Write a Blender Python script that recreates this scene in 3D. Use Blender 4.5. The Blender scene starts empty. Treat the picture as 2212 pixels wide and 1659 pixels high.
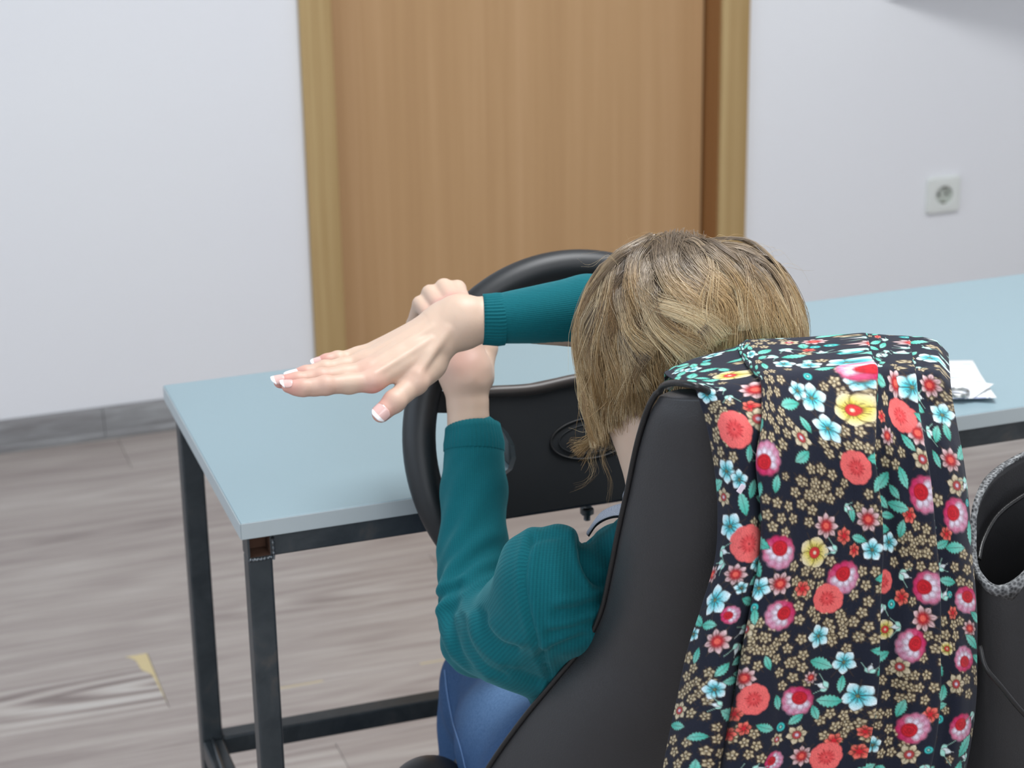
import bpy, bmesh, math, random
import numpy as np
from mathutils import Matrix, Vector

C = bpy.context.scene.collection
rng = np.random.default_rng(7)
random.seed(7)

# ------------------------------------------------------------------ camera, world, lights, exposure
FPX, YAW, PITCH, ROLL, CAM_H = 4803.86, 0.323970, 0.363616, -0.016293, 1.67718
_F = np.array([math.sin(YAW)*math.cos(PITCH), math.cos(YAW)*math.cos(PITCH), -math.sin(PITCH)])
_R0 = np.array([math.cos(YAW), -math.sin(YAW), 0.0])
_U0 = np.cross(_R0, _F)
_R = math.cos(ROLL)*_R0 + math.sin(ROLL)*_U0
_U = -math.sin(ROLL)*_R0 + math.cos(ROLL)*_U0
CAM = np.array([0.0, 0.0, CAM_H])

def at(px, py, Y):
    """Point of the room on the plane at depth Y that the photograph shows at pixel (px, py)."""
    px = np.asarray(px, float); py = np.asarray(py, float); Y = np.asarray(Y, float)
    d = _F + _R*((px-1106)/FPX)[..., None] - _U*((py-829.5)/FPX)[..., None]
    return CAM + d*(Y/d[..., 1])[..., None]

def project(P):
    d = np.asarray(P, float) - CAM
    z = d @ _F
    return 1106 + FPX*(d @ _R)/z, 829.5 - FPX*(d @ _U)/z, z

cam_data = bpy.data.cameras.new('camera')
cam = bpy.data.objects.new('camera', cam_data)
C.objects.link(cam)
cam.matrix_world = Matrix(((_R[0], _U[0], -_F[0], 0), (_R[1], _U[1], -_F[1], 0), (_R[2], _U[2], -_F[2], CAM_H), (0, 0, 0, 1)))
cam_data.sensor_width = 36.0
cam_data.lens = FPX/2212*36.0
cam_data.clip_start = 0.05
cam_data.dof.use_dof = True
cam_data.dof.focus_distance = 1.88
cam_data.dof.aperture_fstop = 10.0
bpy.context.scene.camera = cam

world = bpy.data.worlds.new('world')
bpy.context.scene.world = world
world.use_nodes = True
world.node_tree.nodes['Background'].inputs[0].default_value = (0.72, 0.82, 1.0, 1)
world.node_tree.nodes['Background'].inputs[1].default_value = 1.0

def area(name, loc, rot, sx, sy, power, col):
    l = bpy.data.lights.new(name, 'AREA'); l.shape = 'RECTANGLE'; l.size = sx; l.size_y = sy
    l.energy = power; l.color = col
    o = bpy.data.objects.new(name, l); o.location = loc; o.rotation_euler = rot
    C.objects.link(o); return o
# daylight through the windows of the left wall, the fluorescent panels on the ceiling, and an added front fill
area('window_and_fill_light', (-1.32, 1.9, 1.65), (0, math.radians(-90), 0), 1.5, 2.6, 15, (0.80, 0.91, 1.0))
area('ceiling_panel_light', (1.3, 2.0, 2.72), (0, 0, 0), 1.0, 1.0, 54, (0.98, 0.99, 1.0))
area('ceiling_panel_light', (1.2, -0.4, 2.72), (0, 0, 0), 1.4, 1.4, 24, (0.98, 0.99, 1.0))
area('window_and_fill_light', (0.2, -1.5, 1.6), (math.radians(90), 0, 0), 2.0, 1.4, 26, (0.88, 0.94, 1.0))  # fill lamp added to brighten front faces; the front wall has no window

vs = bpy.context.scene.view_settings
vs.view_transform = 'Standard'; vs.look = 'None'; vs.exposure = 0.0; vs.gamma = 1.0; vs.use_curve_mapping = False

# ------------------------------------------------------------------ helpers
def srgb(r, g, b):
    return tuple(((v/255)/12.92 if v/255 <= 0.04045 else ((v/255+0.055)/1.055)**2.4) for v in (r, g, b))

class NT:
    """Small wrapper to write node trees briefly."""
    def __init__(self, name, rough=0.5, spec=0.5, metal=0.0):
        self.m = bpy.data.materials.new(name); self.m.use_nodes = True
        self.t = self.m.node_tree; self.n = self.t.nodes
        self.b = self.n['Principled BSDF']
        self.b.inputs['Roughness'].default_value = rough
        self.b.inputs['Specular IOR Level'].default_value = spec
        self.b.inputs['Metallic'].default_value = metal
    def add(self, kind, **kw):
        nd = self.n.new(kind)
        for k, v in kw.items():
            setattr(nd, k, v)
        return nd
    def link(self, a, b):
        self.t.links.new(a, b)
    def inp(self, nd, key, v):
        s = nd.inputs[key]
        if hasattr(v, 'is_output') or isinstance(v, bpy.types.NodeSocket):
            self.link(v, s)
        else:
            s.default_value = v
    def base(self, v):
        if isinstance(v, (tuple, list)):
            self.b.inputs['Base Color'].default_value = (*v[:3], 1)
        else:
            self.link(v, self.b.inputs['Base Color'])
    def coord(self, which='Object', scale=(1, 1, 1), loc=(0, 0, 0), rot=(0, 0, 0)):
        tc = self.add('ShaderNodeTexCoord'); mp = self.add('ShaderNodeMapping')
        self.link(tc.outputs[which], mp.inputs[0])
        mp.inputs['Scale'].default_value = scale; mp.inputs['Location'].default_value = loc; mp.inputs['Rotation'].default_value = rot
        return mp.outputs[0]
    def noise(self, vec, scale=5, detail=3, rough=0.5, dist=0.0):
        nd = self.add('ShaderNodeTexNoise')
        self.link(vec, nd.inputs['Vector'])
        nd.inputs['Scale'].default_value = scale; nd.inputs['Detail'].default_value = detail
        nd.inputs['Roughness'].default_value = rough; nd.inputs['Distortion'].default_value = dist
        return nd.outputs[0]
    def ramp(self, fac, stops):
        nd = self.add('ShaderNodeValToRGB'); self.link(fac, nd.inputs[0])
        e = nd.color_ramp.elements
        while len(e) < len(stops):
            e.new(0.5)
        for el, (p, c) in zip(e, stops):
            el.position = p; el.color = (*c[:3], 1)
        return nd.outputs[0]
    def mix(self, fac, a, b, mode='MIX'):
        nd = self.add('ShaderNodeMix', data_type='RGBA', blend_type=mode)
        self.inp(nd, 0, fac)
        for idx, v in ((6, a), (7, b)):
            if isinstance(v, (tuple, list)):
                nd.inputs[idx].default_value = (*v[:3], 1)
            else:
                self.link(v, nd.inputs[idx])
        return nd.outputs[2]
    def math(self, op, a, b=None, c=None):
        nd = self.add('ShaderNodeMath', operation=op)
        for i, v in enumerate((a, b, c)):
            if v is None:
                continue
            self.inp(nd, i, v)
        return nd.outputs[0]
    def bump(self, h, strength=0.3, dist=0.001):
        nd = self.add('ShaderNodeBump'); self.link(h, nd.inputs['Height'])
        nd.inputs['Strength'].default_value = strength; nd.inputs['Distance'].default_value = dist
        self.link(nd.outputs[0], self.b.inputs['Normal'])
        return nd

def plain(name, col, rough=0.5, spec=0.5, metal=0.0, grain=0.0, gscale=300, dist=0.0005):
    m = NT(name, rough, spec, metal)
    if grain:
        v = m.coord('Object')
        n = m.noise(v, gscale, 2)
        m.base(m.mix(m.math('MULTIPLY', n, grain), col, tuple(c*0.5 for c in col)))
        m.bump(n, 0.4, dist)
    else:
        m.base(col)
    return m.m

def link(name, me, mat=None, parent=None, kind=None):
    o = bpy.data.objects.new(name, me); C.objects.link(o)
    if mat is not None:
        me.materials.clear(); me.materials.append(mat)
    if parent is not None:
        o.parent = parent
        o.matrix_parent_inverse = Matrix.Translation(-parent.location) if False else Matrix.Identity(4)
    if kind:
        o['kind'] = kind
    return o

def thing(name, label, cat, group=None):
    o = bpy.data.objects.new(name, None); C.objects.link(o)
    o.empty_display_size = 0.05
    o['label'] = label; o['category'] = cat
    if group:
        o['group'] = group
    return o

def tag(o, label, cat, group=None):
    o['label'] = label; o['category'] = cat
    if group:
        o['group'] = group
    return o

def from_np(name, V, Fc, smooth=True):
    """Mesh from an (n,3) vertex array and an (m,k) face array."""
    V = np.ascontiguousarray(V, np.float32); Fc = np.ascontiguousarray(Fc, np.int32)
    me = bpy.data.meshes.new(name)
    k = Fc.shape[1]
    me.vertices.add(len(V)); me.vertices.foreach_set('co', V.ravel())
    me.loops.add(Fc.size); me.loops.foreach_set('vertex_index', Fc.ravel())
    me.polygons.add(len(Fc)); me.polygons.foreach_set('loop_start', np.arange(0, Fc.size, k, dtype=np.int32))
    if smooth:
        me.polygons.foreach_set('use_smooth', np.ones(len(Fc), bool))
    me.update(calc_edges=True)
    return me

def grid_faces(nu, nv, wrap_u=False, off=0):
    u = np.arange(nu if wrap_u else nu-1); v = np.arange(nv-1)
    U, Vv = np.meshgrid(u, v, indexing='ij')
    U2 = (U+1) % nu
    return np.stack([U*nv+Vv, U2*nv+Vv, U2*nv+Vv+1, U*nv+Vv+1], -1).reshape(-1, 4) + off

def bm_obj(name, bm, mat, parent=None, smooth=False, kind=None, bevel=0.0, seg=2, subsurf=0):
    bmesh.ops.recalc_face_normals(bm, faces=bm.faces)
    me = bpy.data.meshes.new(name); bm.to_mesh(me); bm.free()
    if smooth:
        me.polygons.foreach_set('use_smooth', np.ones(len(me.polygons), bool))
    o = link(name, me, mat, parent, kind)
    if bevel:
        md = o.modifiers.new('bevel', 'BEVEL'); md.width = bevel; md.segments = seg; md.limit_method = 'ANGLE'; md.angle_limit = 0.6
        me.polygons.foreach_set('use_smooth', np.ones(len(me.polygons), bool))
        md.harden_normals = True
    if subsurf:
        md = o.modifiers.new('sub', 'SUBSURF'); md.levels = subsurf; md.render_levels = subsurf
    return o

def box(bm, lo, hi):
    vs_ = [bm.verts.new((x, y, z)) for x in (lo[0], hi[0]) for y in (lo[1], hi[1]) for z in (lo[2], hi[2])]
    for f in ((0, 1, 3, 2), (4, 6, 7, 5), (0, 4, 5, 1), (2, 3, 7, 6), (0, 2, 6, 4), (1, 5, 7, 3)):
        bm.faces.new([vs_[i] for i in f])

def box_obj(name, lo, hi, mat, parent=None, kind=None, bevel=0.0):
    bm = bmesh.new(); box(bm, lo, hi)
    return bm_obj(name, bm, mat, parent, kind=kind, bevel=bevel)

def catmull(P, n, closed=False):
    """n points along a Catmull-Rom spline through P (uniform)."""
    P = np.asarray(P, float); m = len(P)
    if closed:
        t = np.linspace(0, m, n, endpoint=False)
    else:
        t = np.linspace(0, m-1, n)
    i = np.floor(t).astype(int)
    if not closed:
        i = np.minimum(i, m-2)
    f = (t-i)[:, None]
    def g(k):
        k = i+k
        if closed:
            return P[k % m]
        out = P[np.clip(k, 0, m-1)].copy()
        lo_ = k < 0; hi_ = k > m-1
        out[lo_] = 2*P[0]-P[1]; out[hi_] = 2*P[-1]-P[-2]
        return out
    p0, p1, p2, p3 = g(-1), g(0), g(1), g(2)
    return 0.5*(2*p1 + (p2-p0)*f + (2*p0-5*p1+4*p2-p3)*f**2 + (3*p1-p0-3*p2+p3)*f**3)

def frames(P, closed=False):
    """Rotation-minimising frames along the polyline P."""
    T = np.gradient(P, axis=0)
    if closed:
        T = np.roll(P, -1, 0)-np.roll(P, 1, 0)
    T /= np.linalg.norm(T, axis=1)[:, None]+1e-12
    n = np.cross(T[0], [0, 0, 1.0])
    if np.linalg.norm(n) < 1e-3:
        n = np.cross(T[0], [1.0, 0, 0])
    n /= np.linalg.norm(n)
    N = [n]
    for k in range(1, len(P)):
        n = N[-1]-T[k]*np.dot(N[-1], T[k]); n /= np.linalg.norm(n)+1e-12
        N.append(n)
    N = np.array(N); B = np.cross(T, N)
    return T, N, B

def tube(P, r, sides=12, closed=False, caps=True):
    """Vertices and faces of a tube along the polyline P with radius r (scalar or per point)."""
    P = np.asarray(P, float); n = len(P)
    r = np.broadcast_to(np.asarray(r, float), (n,))
    T, N, B = frames(P, closed)
    a = np.linspace(0, 2*np.pi, sides, endpoint=False)
    V = P[:, None]+r[:, None, None]*(np.cos(a)[None, :, None]*N[:, None]+np.sin(a)[None, :, None]*B[:, None])
    V = V.reshape(-1, 3)
    i = np.arange(n if closed else n-1); j = np.arange(sides)
    I, J = np.meshgrid(i, j, indexing='ij'); I2 = (I+1) % n; J2 = (J+1) % sides
    Fq = np.stack([I*sides+J, I2*sides+J, I2*sides+J2, I*sides+J2], -1).reshape(-1, 4)
    if caps and not closed:
        V = np.vstack([V, P[0], P[-1]])
        c0, c1 = n*sides, n*sides+1
        jj = np.arange(0, sides, 1)
        f0 = np.stack([np.full(sides, c0), (jj+1) % sides, jj, jj], -1)
        f1 = np.stack([np.full(sides, c1), (n-1)*sides+jj, (n-1)*sides+(jj+1) % sides, (n-1)*sides+(jj+1) % sides], -1)
        tri = np.vstack([f0[:, :3], f1[:, :3]])
        return V, Fq, tri
    return V, Fq, np.zeros((0, 3), int)

def tube_obj(name, P, r, mat, parent=None, sides=12, closed=False, label=None):
    V, Fq, tri = tube(P, r, sides, closed)
    me = bpy.data.meshes.new(name)
    me.from_pydata([tuple(v) for v in V], [], [tuple(f) for f in Fq.tolist()]+[tuple(f) for f in tri.tolist()])
    me.polygons.foreach_set('use_smooth', np.ones(len(me.polygons), bool))
    o = link(name, me, mat, parent)
    if label:
        o['label'] = label
    return o

# ---- distance-field modelling: smooth unions of tapered capsules meshed with surface nets
def sdf_grid(prims, lo, hi, h):
    lo = np.array(lo, float); hi = np.array(hi, float)
    n = np.ceil((hi-lo)/h).astype(int)+1
    ax = [lo[i]+h*np.arange(n[i]) for i in range(3)]
    f = np.full(n, 1.0, np.float32)
    for pr_ in prims:
        kind = pr_[0]
        if kind == 'c':
            _, a, b, ra, rb, k = pr_
            a = np.asarray(a, float); b = np.asarray(b, float)
            rm = max(ra, rb)
            l, u = np.minimum(a, b)-rm, np.maximum(a, b)+rm
        else:
            _, a, rad, rot, k = pr_
            a = np.asarray(a, float); rad = np.asarray(rad, float); rm = rad.max()
            l, u = a-rm, a+rm
        m = max(abs(k)*1.5, 2*h)+2*h
        i0 = np.clip(np.floor((l-m-lo)/h).astype(int), 0, n); i1 = np.clip(np.ceil((u+m-lo)/h).astype(int)+1, 0, n)
        if np.any(i1 <= i0):
            continue
        X = ax[0][i0[0]:i1[0], None, None]; Y = ax[1][None, i0[1]:i1[1], None]; Z = ax[2][None, None, i0[2]:i1[2]]
        if kind == 'c':
            d = b-a; L2 = d @ d
            if L2 < 1e-14:
                t = np.zeros((1, 1, 1))
            else:
                t = np.clip(((X-a[0])*d[0]+(Y-a[1])*d[1]+(Z-a[2])*d[2])/L2, 0, 1)
            q = np.sqrt((X-a[0]-t*d[0])**2+(Y-a[1]-t*d[1])**2+(Z-a[2]-t*d[2])**2)-(ra+(rb-ra)*t)
        else:
            R_ = np.asarray(rot, float)
            x, y, z = X-a[0], Y-a[1], Z-a[2]
            p = [R_[i][0]*x+R_[i][1]*y+R_[i][2]*z for i in range(3)]
            k0 = np.sqrt(sum((p[i]/rad[i])**2 for i in range(3)))
            k1 = np.sqrt(sum((p[i]/rad[i]**2)**2 for i in range(3)))+1e-9
            q = k0*(k0-1)/k1
        w = f[i0[0]:i1[0], i0[1]:i1[1], i0[2]:i1[2]]
        if k > 0:
            hh = np.clip(0.5+0.5*(w-q)/k, 0, 1)
            w[...] = w*(1-hh)+q*hh-k*hh*(1-hh)
        elif k < 0:      # smooth subtraction
            kk = -k
            hh = np.clip(0.5-0.5*(w+q)/kk, 0, 1)
            w[...] = w*(1-hh)+(-q)*hh+kk*hh*(1-hh)
        else:
            w[...] = np.minimum(w, q)
    return f, lo, h

def surface_nets(f, lo, h):
    s = f < 0
    n = np.array(f.shape)
    cs = [s[dx:n[0]-1+dx, dy:n[1]-1+dy, dz:n[2]-1+dz] for dx in (0, 1) for dy in (0, 1) for dz in (0, 1)]
    cnt = sum(c.astype(np.int8) for c in cs)
    act = np.argwhere((cnt > 0) & (cnt < 8))
    idx = np.full(n-1, -1, np.int64)
    idx[act[:, 0], act[:, 1], act[:, 2]] = np.arange(len(act))
    corners = np.array([(dx, dy, dz) for dx in (0, 1) for dy in (0, 1) for dz in (0, 1)])
    val = np.stack([f[act[:, 0]+c[0], act[:, 1]+c[1], act[:, 2]+c[2]] for c in corners], 1).astype(float)
    acc = np.zeros((len(act), 3)); num = np.zeros(len(act))
    for a in range(8):
        for b in range(a+1, 8):
            if np.abs(corners[a]-corners[b]).sum() != 1:
                continue
            va, vb = val[:, a], val[:, b]
            m = (va < 0) != (vb < 0)
            t = np.where(m, va/np.where(m, va-vb, 1), 0)
            p = corners[a]+t[:, None]*(corners[b]-corners[a])
            acc += np.where(m[:, None], p, 0); num += m
    V = lo+h*(act+acc/num[:, None])
    Fs = []
    for axis in range(3):
        a0 = [slice(None)]*3; a1 = [slice(None)]*3
        a0[axis] = slice(0, n[axis]-1); a1[axis] = slice(1, n[axis])
        e = s[tuple(a0)] != s[tuple(a1)]
        ed = np.argwhere(e)
        o1, o2 = [(1, 2), (2, 0), (0, 1)][axis]
        ok = (ed[:, o1] > 0) & (ed[:, o2] > 0) & (ed[:, o1] < n[o1]-1) & (ed[:, o2] < n[o2]-1)
        ed = ed[ok]
        inside = s[ed[:, 0], ed[:, 1], ed[:, 2]]
        def cell(d1, d2):
            q = ed.copy(); q[:, o1] += d1; q[:, o2] += d2
            return idx[q[:, 0], q[:, 1], q[:, 2]]
        quad = np.stack([cell(-1, -1), cell(0, -1), cell(0, 0), cell(-1, 0)], 1)
        quad[~inside] = quad[~inside][:, ::-1]
        Fs.append(quad)
    return V, np.vstack(Fs)

def vnormals(V, Fq):
    n = np.cross(V[Fq[:, 2]]-V[Fq[:, 0]], V[Fq[:, 3 % Fq.shape[1]]]-V[Fq[:, 1]]) if Fq.shape[1] == 4 else np.cross(V[Fq[:, 1]]-V[Fq[:, 0]], V[Fq[:, 2]]-V[Fq[:, 0]])
    N = np.zeros_like(V)
    for k in range(Fq.shape[1]):
        np.add.at(N, Fq[:, k], n)
    return N/(np.linalg.norm(N, axis=1)[:, None]+1e-12)

def smooth_mesh(V, Fq, it=2, lam=0.5):
    e = np.vstack([Fq[:, [k, (k+1) % Fq.shape[1]]] for k in range(Fq.shape[1])])
    for _ in range(it):
        acc = np.zeros_like(V); cnt = np.zeros(len(V))
        np.add.at(acc, e[:, 0], V[e[:, 1]]); np.add.at(acc, e[:, 1], V[e[:, 0]])
        np.add.at(cnt, e[:, 0], 1); np.add.at(cnt, e[:, 1], 1)
        V = V+lam*(acc/np.maximum(cnt, 1)[:, None]-V)
    return V

def col_attr(me, name, cols):
    a = me.color_attributes.new(name, 'FLOAT_COLOR', 'POINT')
    c = np.ones((len(me.vertices), 4), np.float32); c[:, :3] = cols
    a.data.foreach_set('color', c.ravel())

I3 = np.eye(3)
# ------------------------------------------------------------------ room shell
YW = 4.1979
m = NT('wall_paint', 0.85, 0.25)
v = m.coord('Object')
n1 = m.noise(v, 1.6, 3)
m.base(m.mix(n1, srgb(234, 236, 238), srgb(229, 230, 235)))
m.bump(m.noise(v, 420, 2), 0.15, 0.0004)
M_wall = m.m
M_ceil = plain('ceiling_paint', srgb(238, 238, 238), 0.9, 0.2)

def wood(name, c0, c1, c2, axis='Z', rings=1.0, rough=0.45):
    m = NT(name, rough, 0.4)
    sc = {'Z': (26, 26, 0.45), 'X': (0.7, 26, 26)}[axis]
    v = m.coord('Object', sc)
    n = m.noise(v, 1.2, 4, 0.6, 0.4)
    v2 = m.coord('Object', tuple(s*4 for s in sc))
    n2 = m.noise(v2, 2.0, 2)
    f = m.math('ADD', m.math('MULTIPLY', n, 0.75), m.math('MULTIPLY', n2, 0.25))
    m.base(m.ramp(f, [(0.3, c0), (0.5, c1), (0.68, c2)]))
    return m.m
M_door = wood('door_laminate', srgb(180, 143, 102), srgb(187, 150, 108), srgb(194, 157, 116))
M_casing = wood('casing_oak', srgb(164, 136, 88), srgb(176, 148, 102), srgb(190, 165, 118))
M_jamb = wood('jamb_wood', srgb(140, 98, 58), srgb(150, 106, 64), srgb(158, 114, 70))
M_gap = plain('dark_gap', (0.02, 0.016, 0.012), 0.9)

X0, X1, YB, ZC = -1.4, 3.6, -1.6, 2.75
DL, DR, DH = 1.040, 1.882, 2.05           # door opening in the back wall
# back wall, built in three pieces around the door opening but one mesh
bm = bmesh.new()
box(bm, (X0-0.1, YW, 0), (DL-0.02, YW+0.16, ZC))
box(bm, (DR+0.02, YW, 0), (X1+0.1, YW+0.16, ZC))
box(bm, (DL-0.02, YW, DH+0.02), (DR+0.02, YW+0.16, ZC))
bm_obj('wall_back', bm, M_wall, kind='structure')
# left wall with a window opening
WY0, WY1, WZ0, WZ1 = 0.6, 3.2, 0.9, 2.4
bm = bmesh.new()
box(bm, (X0-0.15, YB-0.1, 0), (X0, WY0, ZC)); box(bm, (X0-0.15, WY1, 0), (X0, YW, ZC))
box(bm, (X0-0.15, WY0, 0), (X0, WY1, WZ0)); box(bm, (X0-0.15, WY0, WZ1), (X0, WY1, ZC))
bm_obj('wall_left', bm, M_wall, kind='structure')
M_frame = plain('window_frame_white', srgb(235, 236, 238), 0.4)
bm = bmesh.new()
for a, b in ((WY0, WY0+0.06), (WY1-0.06, WY1), ((WY0+WY1)/2-0.04, (WY0+WY1)/2+0.04)):
    box(bm, (X0-0.11, a, WZ0), (X0-0.05, b, WZ1))
box(bm, (X0-0.11, WY0, WZ0), (X0-0.05, WY1, WZ0+0.06)); box(bm, (X0-0.11, WY0, WZ1-0.06), (X0-0.05, WY1, WZ1))
w1 = bm_obj('window_1', bm, M_frame, kind='structure')
mg = NT('window_glass', 0.0, 0.5)
mg.b.inputs['Transmission Weight'].default_value = 1.0
mg.b.inputs['IOR'].default_value = 1.0
mg.base((1, 1, 1))
for a, b in ((WY0+0.06, (WY0+WY1)/2-0.04), ((WY0+WY1)/2+0.04, WY1-0.06)):
    box_obj('pane', (X0-0.084, a, WZ0+0.06), (X0-0.078, b, WZ1-0.06), mg.m, w1)
box_obj('wall_right', (X1, YB-0.1, 0), (X1+0.1, YW, ZC), M_wall, kind='structure')
box_obj('wall_front', (X0-0.15, YB-0.1, 0), (X1+0.1, YB, ZC), M_wall, kind='structure')
box_obj('ceiling', (X0-0.15, YB-0.1, ZC), (X1+0.1, YW+0.16, ZC+0.1), M_ceil, kind='structure')

# unseen slanted panel, added and shaped to cast shade on the wall below
bm = bmesh.new()
lo_ = [(2.247, YW, 0.748), (2.262, YW-0.004, 0.748), (2.70, YW-0.44, 0.915), (2.70, YW, 0.915)]
a_ = [bm.verts.new(q) for q in lo_]; b_ = [bm.verts.new((x, y, 1.75)) for x, y, z in lo_]
bm.faces.new(a_); bm.faces.new(b_[::-1])
for i in range(4):
    bm.faces.new((a_[i], a_[(i+1) % 4], b_[(i+1) % 4], b_[i]))
bm_obj('shade_caster_1', bm, M_wall, kind='structure')

# door: casing, jamb, stop gap and recessed leaf
d1 = box_obj('door_1', (1.052, YW+0.075, 0.006), (1.8745, YW+0.115, DH-0.004), M_door, kind='structure', bevel=0.002)
box_obj('casing', (0.983, YW-0.014, 0), (1.048, YW, DH+0.06), M_casing, d1, bevel=0.003)
box_obj('casing', (1.878, YW-0.014, 0), (1.941, YW, DH+0.06), M_casing, d1, bevel=0.003)
box_obj('casing', (1.048, YW-0.014, DH-0.005), (1.878, YW, DH+0.06), M_casing, d1, bevel=0.003)
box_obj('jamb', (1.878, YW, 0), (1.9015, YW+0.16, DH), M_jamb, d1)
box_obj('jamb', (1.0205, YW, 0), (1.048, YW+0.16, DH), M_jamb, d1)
box_obj('door_gap', (1.8735, YW+0.086, 0), (1.879, YW+0.118, DH), M_gap, d1)

# baseboard: two lengths that meet beside the table
m = NT('baseboard_grey_wood', 0.5, 0.4)
v = m.coord('Object', (2.2, 30, 26))
n = m.noise(v, 1.6, 5, 0.65, 1.2)
v2 = m.coord('Object', (9, 9, 60)); n2 = m.noise(v2, 1.5, 3)
m.base(m.ramp(m.math('ADD', m.math('MULTIPLY', n, 0.7), m.math('MULTIPLY', n2, 0.3)),
              [(0.30, srgb(106, 102, 103)), (0.5, srgb(130, 130, 131)), (0.68, srgb(160, 162, 163))]))
M_base = m.m
def baseboard(name, xa, xb, parent=None):
    prof = [(0, 0), (-0.022, 0), (-0.022, 0.010), (-0.0175, 0.014), (-0.015, 0.045), (-0.010, 0.058), (-0.006, 0.063), (0, 0.063)]
    bm = bmesh.new()
    a = [bm.verts.new((xa, YW+y, z)) for y, z in prof]; b = [bm.verts.new((xb, YW+y, z)) for y, z in prof]
    k = len(prof)
    for i in range(k):
        bm.faces.new((a[i], a[(i+1) % k], b[(i+1) % k], b[i]))
    bm.faces.new(a); bm.faces.new(b[::-1])
    return bm_obj(name, bm, M_base, parent, kind='structure' if parent is None else None, bevel=0.001)
bb = baseboard('baseboard_back', X0, 0.5415)
baseboard('board', 0.5422, 0.983, bb); baseboard('board', 1.941, X1, bb)

# wall socket
M_sock = plain('socket_plastic', srgb(222, 226, 222), 0.35)
M_sock_in = plain('socket_well', srgb(190, 196, 188), 0.5)
M_pin = plain('socket_contact', srgb(120, 112, 96), 0.35, metal=0.8)
sx, sz, S = 2.381, 0.262, 0.0826
t = thing('power_socket', 'white square wall socket with one round recess on the pale wall right of the door', 'socket')
bm = bmesh.new()
NS = 40
def ring(r, y, sq=0):
    out = []
    for i in range(NS):
        a = 2*math.pi*i/NS+math.pi/4
        c, s = math.cos(a), math.sin(a)
        if sq:
            k = r/max(abs(c), abs(s)); k = min(k, r*1.36)
        else:
            k = r
        out.append(bm.verts.new((sx+S/2+k*c, YW+y, sz+S/2+k*s)))
    return out
rs = [ring(S/2, 0, 1), ring(S/2, -0.006, 1), ring(S/2*0.94, -0.0105, 1), ring(0.0265, -0.0118), ring(0.0235, -0.0118), ring(0.0205, -0.0105)]
for a, b in zip(rs, rs[1:]):
    for i in range(NS):
        bm.faces.new((a[i], a[(i+1) % NS], b[(i+1) % NS], b[i]))
bm.faces.new(rs[0][::-1])
bm_obj('cover_plate', bm, M_sock, t, smooth=False, bevel=0.0008)
bm = bmesh.new()
rs = [ring(0.0205, -0.0105), ring(0.0200, -0.0008)]
for i in range(NS):
    bm.faces.new((rs[0][i], rs[0][(i+1) % NS], rs[1][(i+1) % NS], rs[1][i]))
bm.faces.new(rs[1])
bm_obj('socket_well', bm, M_sock_in, t, smooth=False)
for dx in (-0.0095, 0.0095):
    P = np.array([[sx+S/2+dx, YW-0.0004, sz+S/2], [sx+S/2+dx, YW-0.003, sz+S/2]])
    tube_obj('contact_hole', P, 0.0032, M_gap, t, 12)
for dz in (-0.0185, 0.0165):
    box_obj('earth_clip', (sx+S/2-0.003, YW-0.010, sz+S/2+dz), (sx+S/2+0.003, YW-0.002, sz+S/2+dz+0.002), M_pin, t)

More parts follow.
